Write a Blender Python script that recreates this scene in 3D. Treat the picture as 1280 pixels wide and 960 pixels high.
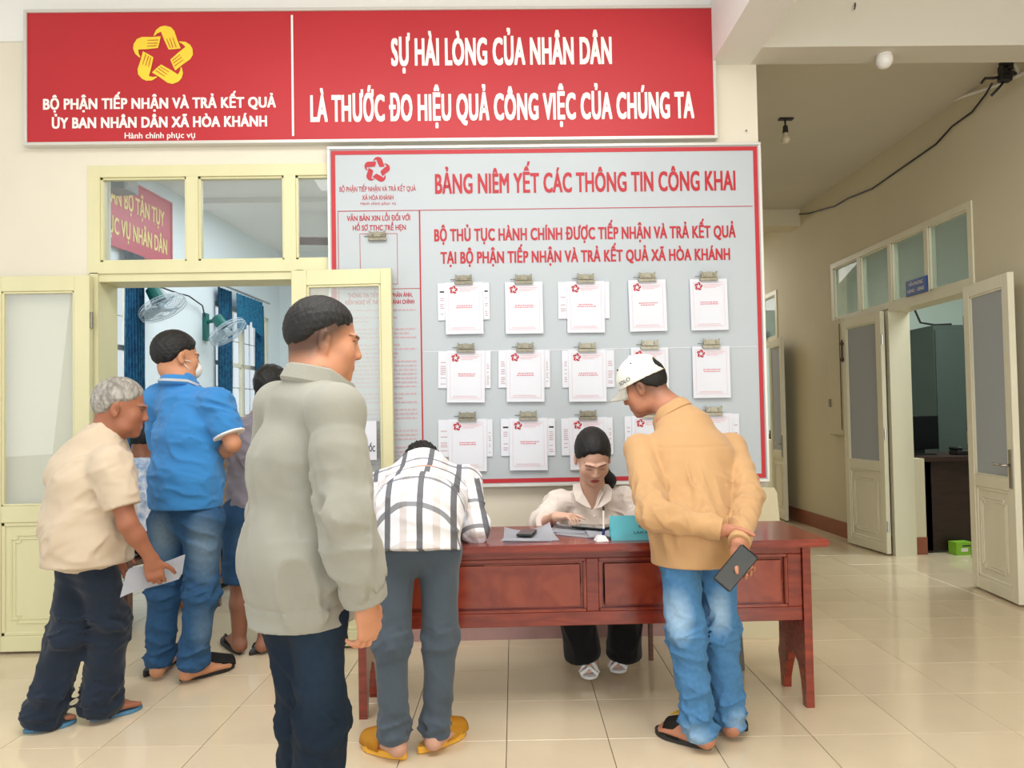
import bpy, bmesh, math, random
import numpy as np
from mathutils import Matrix, Vector
from mathutils.geometry import tessellate_polygon
for _o in list(bpy.data.objects): bpy.data.objects.remove(_o)
S = bpy.context.scene
COL = S.collection
R = math.radians
# ---------------------------------------------------------------- camera
cd = bpy.data.cameras.new('camera'); cam = bpy.data.objects.new('camera', cd); COL.objects.link(cam)
cd.sensor_width = 36.0; cd.lens = 36.0*915/1280; cd.shift_y = 17/1280; cd.clip_end = 60; cd.clip_start = .05
cam.matrix_world = Matrix(((0.999654, 0.017458, -0.019661, 0), (-0.019174, -0.027657, -0.999434, -4.17), (-0.017992, 0.999465, -0.027312, 1.25), (0, 0, 0, 1)))
S.camera = cam
# ---------------------------------------------------------------- world, light, exposure
S.view_settings.view_transform = 'Standard'; S.view_settings.look = 'None'
S.view_settings.gamma = 1; S.view_settings.exposure = -0.30; S.view_settings.use_curve_mapping = False
W = bpy.data.worlds.new('world'); S.world = W; W.use_nodes = True
W.node_tree.nodes['Background'].inputs[0].default_value = (0.86, 0.93, 1.0, 1)
W.node_tree.nodes['Background'].inputs[1].default_value = 1.25
def area(name, loc, to, sx, sy, power, col):
    l = bpy.data.lights.new(name, 'AREA'); l.shape = 'RECTANGLE'; l.size = sx; l.size_y = sy; l.energy = power; l.color = col
    o = bpy.data.objects.new(name, l); COL.objects.link(o); o.location = loc
    o.rotation_euler = (Vector(to)-Vector(loc)).to_track_quat('-Z', 'Y').to_euler()
    return o
area('entrance_daylight', (-.6, -8.6, 2.2), (0, 0, 1.2), 7.0, 3.0, 120, (1.0, 1.0, 1.0))
area('hall_top_fill', (-.1, -2.5, 3.7), (-.1, -2.3, 0), 3.4, 1.8, 150, (1.0, .99, .98))  # added fill from above for desk top and floor, no fixture here
area('left_hall_fill', (-5.6, -3.4, 2.0), (0, -2.0, 1.2), 3.0, 2.2, 30, (.92, .97, 1.0))  # added light from the open left side, no window there
area('inner_room_light', (-1.2, 3.4, 3.6), (-1.4, 3.4, 0), 3.0, 3.0, 130, (.88, .95, 1.0))
area('inner_room_window_light', (-4.6, 2.6, 2.1), (-1, 2.6, 1.2), 2.4, 1.8, 60, (.9, .96, 1.0))
area('right_hall_fill', (2.6, -7.5, 2.0), (2.7, 2.5, 2.3), 1.6, 2.6, 110, (1.0, 1.0, 1.0))  # added fill to brighten the corridor wall and beams
area('corridor_light', (2.5, 6.4, 3.1), (2.5, 5.4, 0), 1.2, 1.6, 42, (1.0, .98, .94))
area('office_light', (4.5, 1.7, 3.1), (4.5, 1.8, 0), 1.2, 1.6, 80, (.94, 1.0, .98))
area('far_office_light', (5.2, 6.3, 3.2), (5.0, 6.3, 0), 1.6, 1.6, 120, (.9, .96, 1.0))

# ---------------------------------------------------------------- materials
def nt(name):
    m = bpy.data.materials.new(name); m.use_nodes = True
    return m, m.node_tree, m.node_tree.nodes['Principled BSDF']
def mat(name, c, rough=.5, metal=0., noise=0., scale=8., bump=0., bscale=60., spec=.5, c2=None, coat=0., sheen=0., stretch=None, random_tint=0.):
    m, t, b = nt(name)
    b.inputs['Roughness'].default_value = rough; b.inputs['Metallic'].default_value = metal
    b.inputs['Specular IOR Level'].default_value = spec
    b.inputs['Coat Weight'].default_value = coat; b.inputs['Sheen Weight'].default_value = sheen
    b.inputs['Base Color'].default_value = (*c, 1)
    tc = t.nodes.new('ShaderNodeTexCoord'); mp = t.nodes.new('ShaderNodeMapping'); t.links.new(tc.outputs['Object'], mp.inputs[0])
    if stretch: mp.inputs['Scale'].default_value = stretch
    last = None
    if noise or c2:
        n = t.nodes.new('ShaderNodeTexNoise'); n.inputs['Scale'].default_value = scale; n.inputs['Detail'].default_value = 5
        t.links.new(mp.outputs[0], n.inputs[0])
        mx = t.nodes.new('ShaderNodeMix'); mx.data_type = 'RGBA'
        cc = c2 if c2 else tuple(max(0, v*(1-noise)) for v in c)
        mx.inputs[6].default_value = (*c, 1); mx.inputs[7].default_value = (*cc, 1)
        rp = t.nodes.new('ShaderNodeMapRange'); rp.inputs[1].default_value = .35; rp.inputs[2].default_value = .65
        t.links.new(n.outputs[0], rp.inputs[0]); t.links.new(rp.outputs[0], mx.inputs[0])
        t.links.new(mx.outputs[2], b.inputs['Base Color']); last = mx.outputs[2]
    if random_tint:
        oi = t.nodes.new('ShaderNodeObjectInfo'); mr = t.nodes.new('ShaderNodeMapRange')
        mr.inputs[3].default_value = 1-random_tint; mr.inputs[4].default_value = 1+random_tint
        t.links.new(oi.outputs['Random'], mr.inputs[0])
        hs = t.nodes.new('ShaderNodeHueSaturation'); t.links.new(mr.outputs[0], hs.inputs['Value'])
        if last: t.links.new(last, hs.inputs['Color'])
        else: hs.inputs['Color'].default_value = (*c, 1)
        t.links.new(hs.outputs[0], b.inputs['Base Color'])
    if bump:
        n2 = t.nodes.new('ShaderNodeTexNoise'); n2.inputs['Scale'].default_value = bscale; n2.inputs['Detail'].default_value = 4
        t.links.new(mp.outputs[0], n2.inputs[0])
        bp = t.nodes.new('ShaderNodeBump'); bp.inputs['Strength'].default_value = bump; bp.inputs['Distance'].default_value = .01
        t.links.new(n2.outputs[0], bp.inputs['Height']); t.links.new(bp.outputs[0], b.inputs['Normal'])
    return m
def glass(name, tint=(1, 1, 1), rough=.0, mixf=.12, haze=0., hazec=(.8, .85, .88)):
    m, t, b = nt(name); t.nodes.remove(b)
    o = t.nodes['Material Output']; tr = t.nodes.new('ShaderNodeBsdfTransparent'); tr.inputs[0].default_value = (*tint, 1)
    g = t.nodes.new('ShaderNodeBsdfGlossy'); g.inputs['Roughness'].default_value = rough
    mx = t.nodes.new('ShaderNodeMixShader'); fr = t.nodes.new('ShaderNodeFresnel'); fr.inputs[0].default_value = 1.5
    ad = t.nodes.new('ShaderNodeMath'); ad.operation = 'ADD'; ad.inputs[1].default_value = mixf-.04; t.links.new(fr.outputs[0], ad.inputs[0])
    ge = t.nodes.new('ShaderNodeNewGeometry'); inv = t.nodes.new('ShaderNodeMath'); inv.operation = 'SUBTRACT'; inv.inputs[0].default_value = 1; t.links.new(ge.outputs['Backfacing'], inv.inputs[1])
    ml = t.nodes.new('ShaderNodeMath'); ml.operation = 'MULTIPLY'; ml.use_clamp = True; t.links.new(ad.outputs[0], ml.inputs[0]); t.links.new(inv.outputs[0], ml.inputs[1])
    t.links.new(ml.outputs[0], mx.inputs[0]); t.links.new(tr.outputs[0], mx.inputs[1]); t.links.new(g.outputs[0], mx.inputs[2])
    out = mx.outputs[0]
    if haze:
        d = t.nodes.new('ShaderNodeBsdfDiffuse'); d.inputs[0].default_value = (*hazec, 1)
        m2 = t.nodes.new('ShaderNodeMixShader'); m2.inputs[0].default_value = haze
        t.links.new(out, m2.inputs[1]); t.links.new(d.outputs[0], m2.inputs[2]); out = m2.outputs[0]
    t.links.new(out, o.inputs[0]); return m
def emit(name, c, s):
    m, t, b = nt(name); b.inputs['Base Color'].default_value = (*c, 1)
    b.inputs['Emission Color'].default_value = (*c, 1); b.inputs['Emission Strength'].default_value = s; return m
def vcol(name, rough=.55, noise=.12, scale=30., bump=.15, bscale=200., spec=.35, attr='Col', sss=0.):
    m, t, b = nt(name); b.inputs['Roughness'].default_value = rough; b.inputs['Specular IOR Level'].default_value = spec
    a = t.nodes.new('ShaderNodeAttribute'); a.attribute_name = attr
    tc = t.nodes.new('ShaderNodeTexCoord'); n = t.nodes.new('ShaderNodeTexNoise'); n.inputs['Scale'].default_value = scale; n.inputs['Detail'].default_value = 4
    t.links.new(tc.outputs['Object'], n.inputs[0])
    mr = t.nodes.new('ShaderNodeMapRange'); mr.inputs[3].default_value = 1-noise; mr.inputs[4].default_value = 1+noise; t.links.new(n.outputs[0], mr.inputs[0])
    hs = t.nodes.new('ShaderNodeHueSaturation'); t.links.new(a.outputs['Color'], hs.inputs['Color']); t.links.new(mr.outputs[0], hs.inputs['Value'])
    t.links.new(hs.outputs[0], b.inputs['Base Color'])
    if sss: b.inputs['Subsurface Weight'].default_value = sss; b.inputs['Subsurface Scale'].default_value = .01
    n2 = t.nodes.new('ShaderNodeTexNoise'); n2.inputs['Scale'].default_value = bscale; t.links.new(tc.outputs['Object'], n2.inputs[0])
    bp = t.nodes.new('ShaderNodeBump'); bp.inputs['Strength'].default_value = bump; bp.inputs['Distance'].default_value = .004
    t.links.new(n2.outputs[0], bp.inputs['Height']); t.links.new(bp.outputs[0], b.inputs['Normal'])
    return m
def h(s):
    v = [int(s[i:i+2], 16)/255 for i in (0, 2, 4)]
    return tuple(x/12.92 if x <= .04045 else ((x+.055)/1.055)**2.4 for x in v)
M = {}
M['wall'] = mat('cream wall paint', h('DFD8C6'), .75, noise=.05, scale=1.2, bump=.04, bscale=90)
M['wall_corridor'] = mat('cream corridor paint', h('DCD2B6'), .75, noise=.06, scale=1.1, bump=.04, bscale=90)
M['white'] = mat('white ceiling paint', h('E9E9E4'), .8, noise=.03, scale=1.5)
M['ceil2'] = mat('corridor ceiling paint', h('D4CFC2'), .8, noise=.04, scale=1.2)
M['room'] = mat('pale blue room paint', h('E4EDF0'), .8, noise=.02, scale=1.5)
M['office'] = mat('pale green office paint', h('C4D4CB'), .8, noise=.03, scale=1.5)
M['skirt'] = mat('red brown skirting tile', h('9A5A42'), .35, noise=.12, scale=9)
M['skirt2'] = mat('mauve skirting tile', h('A98580'), .35, noise=.12, scale=9)
M['grout'] = mat('tile grout', h('83715A'), .9)
M['tile'] = mat('glossy beige floor tile', h('DCCBAE'), .12, noise=.05, scale=3, spec=.5, random_tint=.035)
M['frame'] = mat('pale yellow door paint', h('D9D4A9'), .42, noise=.06, scale=5, stretch=(1, 1, .3), bump=.03)
M['frame2'] = mat('cream corridor door paint', h('E6E1C8'), .45, noise=.06, scale=5, stretch=(1, 1, .3), bump=.03)
M['groove'] = mat('shaded moulding', h('CFC694'), .5)
M['glass'] = glass('clear window glass', (.97, .985, .98), .0, .05, .05)
M['glass_d'] = glass('door glass', (.95, .97, .95), .0, .13, .10, (.85, .85, .8))
M['glass_f'] = glass('frosted door glass', (.75, .8, .82), .15, .08, .72, (.50, .53, .56))
M['glass_o'] = glass('light-painted transom glass', (.85, .9, .88), .0, .05, .45, (.50, .57, .54))  # diffuse haze paints the lit office's brightness into the panes
M['steel'] = mat('brushed steel', (.45, .43, .4), .3, 1.)
M['silver'] = mat('aluminium sign edging', h('D5D4CE'), .35, .3)
M['brass'] = mat('nickel clip metal', h('8F8A78'), .35, .6, noise=.3, scale=80)
M['red'] = mat('red banner print', h('B8222C'), .5, noise=.05, scale=2)
M['redink'] = mat('red ink', h('B01526'), .5)
M['pinkink'] = mat('faded red ink', h('DCA6AC'), .6)
M['greyink'] = mat('small red print', h('BD9EA4'), .6)
M['blackink'] = mat('black ink', h('222226'), .6)
M['whiteink'] = mat('white lettering', h('F2EFEA'), .5)
M['yellowink'] = mat('yellow emblem print', h('EFCF3A'), .5)
M['board'] = mat('grey noticeboard face', h('B3BBC0'), .45, noise=.03, scale=2)
M['paper'] = mat('white paper', h('DADDE5'), .75, noise=.02, scale=6)
M['paper2'] = mat('folded white paper', h('E8E4E2'), .7, noise=.03, scale=20)
def wood(name, c1, c2, rough=.25, st=(1, 6, 6), coat=.3):
    m, t, b = nt(name); b.inputs['Roughness'].default_value = rough; b.inputs['Coat Weight'].default_value = coat; b.inputs['Coat Roughness'].default_value = .12
    tc = t.nodes.new('ShaderNodeTexCoord'); mp = t.nodes.new('ShaderNodeMapping'); mp.inputs['Scale'].default_value = st
    n = t.nodes.new('ShaderNodeTexNoise'); n.inputs['Scale'].default_value = 4; n.inputs['Detail'].default_value = 8; n.inputs['Distortion'].default_value = 1.2
    cr = t.nodes.new('ShaderNodeValToRGB'); cr.color_ramp.elements[0].position = .32; cr.color_ramp.elements[1].position = .7
    cr.color_ramp.elements[0].color = (*c1, 1); cr.color_ramp.elements[1].color = (*c2, 1)
    t.links.new(tc.outputs['Object'], mp.inputs[0]); t.links.new(mp.outputs[0], n.inputs[0]); t.links.new(n.outputs[0], cr.inputs[0]); t.links.new(cr.outputs[0], b.inputs['Base Color'])
    return m
M['desk'] = wood('red varnished wood', h('722216'), h('92351F'))
M['desk_p'] = wood('lighter red varnished panel', h('842C1A'), h('A24428'), st=(2, 6, 2))
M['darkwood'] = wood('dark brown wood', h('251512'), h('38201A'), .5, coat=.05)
M['brownwood'] = wood('brown room table', h('5a3a2c'), h('7a503c'), .4)

# ---------------------------------------------------------------- object helpers
def obj(name, bm, m, parent=None, off=None, smooth=False, label=None, kind=None):
    if isinstance(bm, bmesh.types.BMesh):
        me = bpy.data.meshes.new(name); bm.to_mesh(me); bm.free()
    else: me = bm
    if off is not None: me.transform(Matrix.Translation(-Vector(off)))
    if m is not None and not me.materials: me.materials.append(m)
    if smooth: me.shade_smooth()
    o = bpy.data.objects.new(name, me); COL.objects.link(o)
    if parent is not None: o.parent = parent
    if label: o['label'] = label
    if kind: o['kind'] = kind
    return o
def tag(o, label, cat, group=None):
    o['label'] = label; o['category'] = cat
    if group: o['group'] = group
    return o
def thing(name, loc, rotz=0, label=None, cat=None, group=None, kind=None):
    o = bpy.data.objects.new(name, None); COL.objects.link(o); o.empty_display_size = .1
    o.location = loc; o.rotation_euler = (0, 0, rotz)
    if label: o['label'] = label
    if cat: o['category'] = cat
    if group: o['group'] = group
    if kind: o['kind'] = kind
    return o
def box(bm, x0, x1, y0, y1, z0, z1, mt=None):
    r = bmesh.ops.create_cube(bm, size=1.0); vs = r['verts']
    for v in vs:
        v.co = Vector(((x0+x1)/2+v.co.x*(x1-x0), (y0+y1)/2+v.co.y*(y1-y0), (z0+z1)/2+v.co.z*(z1-z0)))
        if mt is not None: v.co = mt @ v.co
    return vs
def bxm(x0, x1, y0, y1, z0, z1, bev=0.):
    bm = bmesh.new(); box(bm, x0, x1, y0, y1, z0, z1)
    if bev: bmesh.ops.bevel(bm, geom=bm.edges[:], offset=bev, segments=2, affect='EDGES')
    return bm
def bevel(bm, w, seg=2):
    bmesh.ops.bevel(bm, geom=bm.edges[:], offset=w, segments=seg, affect='EDGES', clamp_overlap=True); return bm
def cyl(bm, a, b, r1, r2=None, n=12):
    a = Vector(a); b = Vector(b); d = b-a; r2 = r1 if r2 is None else r2
    mtx = Matrix.Translation((a+b)/2) @ d.to_track_quat('Z', 'Y').to_matrix().to_4x4()
    return bmesh.ops.create_cone(bm, cap_ends=True, segments=n, radius1=r1, radius2=r2, depth=d.length, matrix=mtx)['verts']
def tube(bm, pts, r, n=8):
    pts = [Vector(p) for p in pts]; rings = []
    for i, p in enumerate(pts):
        t = (pts[min(i+1, len(pts)-1)]-pts[max(i-1, 0)]).normalized()
        q = t.to_track_quat('Z', 'Y')
        rr = r[i] if isinstance(r, (list, tuple)) else r
        rings.append([bm.verts.new(p+q @ Vector((rr*math.cos(2*math.pi*k/n), rr*math.sin(2*math.pi*k/n), 0))) for k in range(n)])
    for a, b in zip(rings, rings[1:]):
        for k in range(n): bm.faces.new((a[k], a[(k+1) % n], b[(k+1) % n], b[k]))
    bm.faces.new(rings[0][::-1]); bm.faces.new(rings[-1]); return bm
def sphere(bm, c, rx, ry=None, rz=None, n=12):
    ry = rx if ry is None else ry; rz = rx if rz is None else rz
    vs = bmesh.ops.create_uvsphere(bm, u_segments=n, v_segments=max(6, n*2//3), radius=1)['verts']
    for v in vs: v.co = Vector((c[0]+v.co.x*rx, c[1]+v.co.y*ry, c[2]+v.co.z*rz))
    return vs
def prism(bm, poly, y0, y1):
    """polygon in XZ extruded along Y"""
    a = [bm.verts.new((x, y0, z)) for x, z in poly]; b = [bm.verts.new((x, y1, z)) for x, z in poly]
    bm.faces.new(a); bm.faces.new(b[::-1]); n = len(poly)
    for i in range(n): bm.faces.new((a[i], b[i], b[(i+1) % n], a[(i+1) % n]))
    return bm
def prism_fix(bm):
    bmesh.ops.recalc_face_normals(bm, faces=bm.faces[:]); return bm
_glyphs = {}
def flat_text(s, space=1.):
    """outline of a string as filled polygons; overlapping outlines (as in D with stroke, U with horn) are filled one by one"""
    c = bpy.data.curves.new('t', 'FONT'); c.body = s; c.size = 1; c.space_character = space; c.resolution_u = 3; c.fill_mode = 'NONE'
    o = bpy.data.objects.new('t', c); COL.objects.link(o)
    dg = bpy.context.evaluated_depsgraph_get(); dg.update()
    me = bpy.data.meshes.new_from_object(o.evaluated_get(dg)); bpy.data.objects.remove(o); bpy.data.curves.remove(c)
    co = [(v.co.x, v.co.y) for v in me.vertices]; nx = {}
    for e in me.edges: nx.setdefault(e.vertices[0], []).append(e.vertices[1]); nx.setdefault(e.vertices[1], []).append(e.vertices[0])
    bpy.data.meshes.remove(me); seen = set(); loops = []
    for v0 in sorted(nx):
        if v0 in seen: continue
        lp = [v0]; seen.add(v0); cur = min(nx[v0])
        while cur not in seen:
            lp.append(cur); seen.add(cur); q = [w for w in nx[cur] if w not in seen]
            if not q: break
            cur = q[0]
        if len(lp) > 2: loops.append([co[i] for i in lp])
    def inside(p, l):
        r = False
        for i in range(len(l)):
            (x1, y1), (x2, y2) = l[i-1], l[i]
            if (y1 > p[1]) != (y2 > p[1]) and p[0] < (x2-x1)*(p[1]-y1)/(y2-y1)+x1: r = not r
        return r
    cont = [[j for j, m in enumerate(loops) if j != i and all(inside(p, m) for p in l[::max(1, len(l)//9)])] for i, l in enumerate(loops)]
    V, Fc = [], []
    for i, l in enumerate(loops):
        if len(cont[i]) % 2: continue
        holes = [m for j, m in enumerate(loops) if len(cont[j]) == len(cont[i])+1 and i in cont[j]]
        g = [[Vector((x, y, 0)) for x, y in q] for q in [l]+holes]; n0 = len(V); fl_ = [p for q in g for p in q]
        V += [(p.x, p.y, i) for p in fl_]; Fc += [tuple(n0+k for k in t) for t in tessellate_polygon(g)]
    return np.array(V, np.float32), Fc
def text_mesh(s, width, cap, bold=.02, y=0., cx=0., cz=0., th=.001):
    """lettering in the XZ plane facing -Y, centred on cx, capitals from cz to cz+cap; bold strokes are shifted copies of the outline"""
    co, fs = flat_text(s, 1+max(0, bold-.02)*2.4); n = len(co); b_ = co-0
    x0, x1 = co[:, 0].min()-bold, co[:, 0].max()+bold; k = width/(x1-x0); kz = cap/(.727+1.2*bold)
    sh = [(0, 0)] if bold < .005 else [(-bold, -.5*bold), (bold, -.5*bold), (-bold, .5*bold), (bold, .5*bold), (0, 0), (-bold*.5, 0), (bold*.5, 0), (0, -.5*bold), (0, .5*bold)]
    V, Fc = [], []
    for i, (dx, dz) in enumerate(sh):
        q = np.empty((n, 3)); q[:, 0] = (co[:, 0]+dx-(x0+x1)/2)*k+cx; q[:, 1] = y-th-.00004*i-.00008*(co[:, 2] % 3); q[:, 2] = (co[:, 1]+dz+.6*bold)*kz+cz
        V.append(q); Fc += [tuple(v+i*n for v in f) for f in fs]
    me = bpy.data.meshes.new('lettering'); me.from_pydata(np.concatenate(V).tolist(), [], Fc); return me
def lettering(s, width, cap, m, parent, y, cx, cz, bold=.02, name='lettering'):
    me = text_mesh(s, width, cap, bold, y, cx, cz); return obj(name, me, m, parent)
def strips(bm, rects, y):
    for x0, x1, z0, z1 in rects:
        v = [bm.verts.new(p) for p in ((x0, y, z0), (x1, y, z0), (x1, y, z1), (x0, y, z1))]; bm.faces.new(v)
    return bm
HAND = [(-.28, .67), (-.2, .85), (-.06, .96), (.09, .99), (.28, .94), (.39, .81), (.48, .52), (.59, .24), (.39, .215), (.2, .205), (.06, .52), (-.04, .79), (-.15, .745), (-.25, .655)]
GAPS = [(.26, .26, .14, .56), (.345, .26, .24, .58), (.45, .27, .335, .6)]
def emblem(parent, m, mgap, cx, cz, r, y, gaps=True):
    bm = bmesh.new(); bg = bmesh.new()
    for k in range(5):
        a = -2*math.pi*k/5; ca, sa = math.cos(a), math.sin(a)
        f = lambda p, yy: (cx+r*(p[0]*ca-p[1]*sa), yy-.0004*k, cz+r*(p[0]*sa+p[1]*ca))
        vs = [bm.verts.new(f(p, y)) for p in HAND]
        for t_ in tessellate_polygon([[Vector((*p, 0)) for p in HAND]]): bm.faces.new([vs[i] for i in t_])
        if gaps:
            for x0, z0, x1, z1 in GAPS:
                bg.faces.new([bg.verts.new(f(p, y-.0022)) for p in ((x0-.012, z0), (x0+.012, z0), (x1+.008, z1), (x1-.008, z1))])
    e = obj('emblem', bm, m, parent)
    if gaps: obj('finger_line', bg, mgap, e, kind='stuff')
    else: bg.free()
    return e
def children(o): return [c for c in bpy.data.objects if c.parent == o]
def copy_tree(o, loc=None, rotz=None, parent=None, kids=None):
    c = o.copy(); COL.objects.link(c)
    if parent is not None: c.parent = parent
    if loc is not None: c.location = loc
    if rotz is not None: c.rotation_euler = (0, 0, rotz)
    for ch in children(o): copy_tree(ch, parent=c)
    return c
# ================================================================ STRUCTURE
ST = dict(kind='structure')
# floor: grout bed, individual tiles where they can be told apart, joined tiles beyond
fl = obj('floor', bxm(-6.5, 8.5, -8.6, 12, -.12, -.012), M['grout'], **ST)
TS = .3935; ang = -math.atan(.0215); ca, sa = math.cos(ang), math.sin(ang)
tile_me = None
bmf = bmesh.new(); ntile = 0; rs = random.Random(4)
def tile_pos(i, j):
    u = (i+.5)*TS+.040; v = (j+.5)*TS-.118
    return u*ca-v*sa, u*sa+v*ca
room_l = lambda y: -3.86+.095*(y-.2)
for i in range(-16, 21):
    for j in range(-21, 30):
        x, y = tile_pos(i, j)
        d = y+4.17
        inhall = -2.0 < y < 0.1 and abs(x) < .74*d+.4
        inroom = .1 <= y < 5.6 and room_l(y)-.2 < x < -.9*1 and x > -.74*d-.3 and x < -.25*d+.35
        incor = .1 <= y < 6.2 and 1.45 < x < 3.5 and x > .36*d-.5
        inoff = .1 <= y < 2.6 and 3.5 <= x < 4.6
        if inhall or inroom or incor or inoff:
            if tile_me is None:
                bm = bxm(-TS/2+.0014, TS/2-.0014, -TS/2+.0014, TS/2-.0014, -.012, 0)
                bmesh.ops.bevel(bm, geom=[e for e in bm.edges if all(v.co.z > -.005 for v in e.verts)], offset=.0012, segments=1, affect='EDGES')
                tile_me = bpy.data.meshes.new('tile'); bm.to_mesh(tile_me); bm.free(); tile_me.materials.append(M['tile'])
            o = bpy.data.objects.new('tile', tile_me); COL.objects.link(o); o.parent = fl
            o.location = (x, y, rs.uniform(-.0004, .0003)); o.rotation_euler = (rs.uniform(-.0006, .0006), rs.uniform(-.0006, .0006), ang); ntile += 1
        elif y > -8.5 and abs(x) < 8:
            mt = Matrix.Translation((x, y, 0)) @ Matrix.Rotation(ang, 4, 'Z')
            box(bmf, -TS/2+.0014, TS/2-.0014, -TS/2+.0014, TS/2-.0014, -.012, 0, mt)
obj('tile_field', bmf, M['tile'], fl, kind='stuff')
print('tiles', ntile)
def struct(name, boxes, m, label=None):
    bm = bmesh.new()
    for b in boxes: box(bm, *b)
    return obj(name, bm, m, **ST)
struct('wall_back', [(-6.4, -2.29, 0, .2, 0, 3.44), (-2.29, -2.25, 0, .2, 0, 2.12), (-1.13, 1.535, 0, .2, 0, 2.12), (-.6, 1.535, 0, .2, 2.12, 2.72), (-2.29, 1.535, 0, .2, 2.72, 3.44)], M['wall'])
struct('trim_1', [(-6.4, 1.27, -.012, .2, 3.44, 3.76)], M['white'])
struct('trim_2', [(1.27, 1.5, -8.5, -.0, 3.275, 3.76), (1.27, 1.535, 0, .2, 3.44, 3.76)], M['white'])
struct('trim_3', [(1.5, 3.6, -.2, 0.0, 3.275, 3.76)], M['ceil2'])
struct('ceiling', [(-6.4, 3.7, -8.6, .2, 3.76, 3.9), (-5.2, 1.4, .2, 6.9, 3.76, 3.9)], M['white'])
struct('ceiling_corridor', [(1.36, 3.6, .0, 12, 3.53, 3.7)], M['ceil2'])
struct('trim_4', [(1.5, 3.44, 3.92, 4.2, 3.34, 3.54)], M['wall_corridor'])
struct('ceiling_office', [(3.56, 8.2, -1.2, 9, 3.5, 3.7)], M['white'])
# corridor side
WY = (.98, 2.10); FY = (4.76, 5.9)
wr = [(3.43, 3.58, -8.5, WY[0], 0, 3.76), (3.43, 3.58, WY[0], 3.2, 2.73, 3.76), (3.43, 3.58, WY[1], 3.2, 0, 2.15), (3.43, 3.58, 3.2, FY[0]-.1, 0, 3.76),
      (3.43, 3.58, FY[0]-.1, FY[0], 0, 2.15), (3.43, 3.58, FY[0]-.1, 6.8, 2.73, 3.76), (3.43, 3.58, FY[1], 6.8, 0, 2.15), (3.43, 3.58, 6.8, 12, 0, 3.76)]
struct('wall_right', wr, M['wall_corridor'])
struct('wall_corridor_left', [(1.335, 1.535, .2, 12, 0, 3.76)], M['wall_corridor'])
struct('wall_corridor_end', [(1.3, 3.6, 11.2, 11.4, 0, 3.76)], M['wall_corridor'])
struct('wall_office', [(3.58, 7.5, 4.1, 4.22, 0, 3.5), (7.5, 7.6, -1.2, 9, 0, 3.5), (3.58, 7.5, -1.3, -1.2, 0, 3.5), (3.58, 7.5, 8.8, 8.9, 0, 3.5)], M['office'])
struct('baseboard_right', [(3.415, 3.43, -8.5, WY[0]-.03, 0, .15), (3.415, 3.43, WY[1]+.03, FY[0]-.03, 0, .15), (3.415, 3.43, FY[1]+.03, 11.2, 0, .15)], M['skirt'])
struct('baseboard_back', [(-6.4, -2.31, -.01, 0, 0, .09), (-1.08, 1.535, -.01, 0, 0, .09)], M['skirt2'])
struct('baseboard_corridor_left', [(1.535, 1.547, .0, 11.2, 0, .15)], M['skirt'])
# inner room shell (left wall runs slightly out of square)
LW = (-3.81, .2, 0.); LA = R(84.57)
bm = bmesh.new()
wins = ((.9, 2.80), (4.5, 6.1)); xs = [-.3]+[v for w in wins for v in w]+[6.8]
for k in range(0, len(xs)-1, 2): box(bm, xs[k], xs[k+1], 0, .09, 0, 3.76)
for a, b in wins: box(bm, a, b, 0, .09, 0, 1.0); box(bm, a, b, 0, .09, 2.72, 3.76)
o = obj('wall_left', bm, M['room'], **ST); o.location = LW; o.rotation_euler = (0, 0, LA)
struct('wall_far', [(-3.4, 1.4, 6.65, 6.85, 0, 3.76)], M['room'])
struct('wall_room_lining', [(-3.95, -2.29, .2, .215, 0, 3.76), (-1.1, 1.335, .2, .215, 0, 2.12), (-.58, 1.335, .2, .215, 2.12, 3.76), (-2.29, -.58, .2, .215, 2.73, 3.76), (1.32, 1.335, .2, 6.65, 0, 3.76)], M['room'])
struct('trim_5', [(-3.7, 1.33, 4.0, 4.25, 3.70, 3.77)], M['white'])
for n, (a, b) in enumerate(wins):
    w = thing('window_%d' % (n+1), LW, LA, kind='structure')
    fr = bmesh.new(); cx_ = (a+b)/2
    for q in ((a, a+.05), (b-.05, b), (cx_-.03, cx_+.03)): box(fr, q[0], q[1], .02, .06, 1.0, 2.72)
    for z in (1.0, 1.96, 2.67): box(fr, a, b, .02, .06, z, z+.05)
    obj('window_frame', fr, M['frame2'], w)
    obj('glass_pane', bxm(a+.04, b-.04,   .038, .042, 1.03, 2.7), M['glass'], w)
    nb = int((b-a)/.15)
    for k in range(1, nb):
        g = bmesh.new(); xx = a+(b-a)*k/nb; cyl(g, (xx, .08, 1.0), (xx, .08, 2.72), .007, n=6); obj('grille_bar', g, M['steel'], w)
    for z in (1.35, 1.7, 2.3):
        g = bmesh.new(); cyl(g, (a, .08, z), (b, .08, z), .006, n=6); obj('grille_bar', g, M['steel'], w)
# transom windows
def transom(name, loc, rot, w, hgt, n, m, mg, fw=.055, dep=.07, inset=.0):
    t = thing(name, loc, rot, kind='structure'); bm = bmesh.new()
    box(bm, 0, w, inset, inset+dep, 0, fw); box(bm, 0, w, inset, inset+dep, hgt-fw, hgt)
    pw = (w-fw*(n+1))/n
    for k in range(n+1): box(bm, k*(pw+fw), k*(pw+fw)+fw, inset+.001, inset+dep-.001, fw, hgt-fw)
    obj('window_frame', bm, m, t)
    bd = bmesh.new()
    for k in range(n):
        x0 = fw+k*(pw+fw)
        for q in ((x0, x0+pw, fw, fw+.012), (x0, x0+pw, hgt-fw-.012, hgt-fw), (x0, x0+.012, fw, hgt-fw), (x0+pw-.012, x0+pw, fw, hgt-fw)):
            box(bd, q[0], q[1], inset+.012, inset+.03, q[2], q[3])
        obj('glass_pane', bxm(x0, x0+pw, inset+.032, inset+.038, fw, hgt-fw), mg, t)
    obj('glazing_bead', bd, m, t)
    return t
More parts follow.
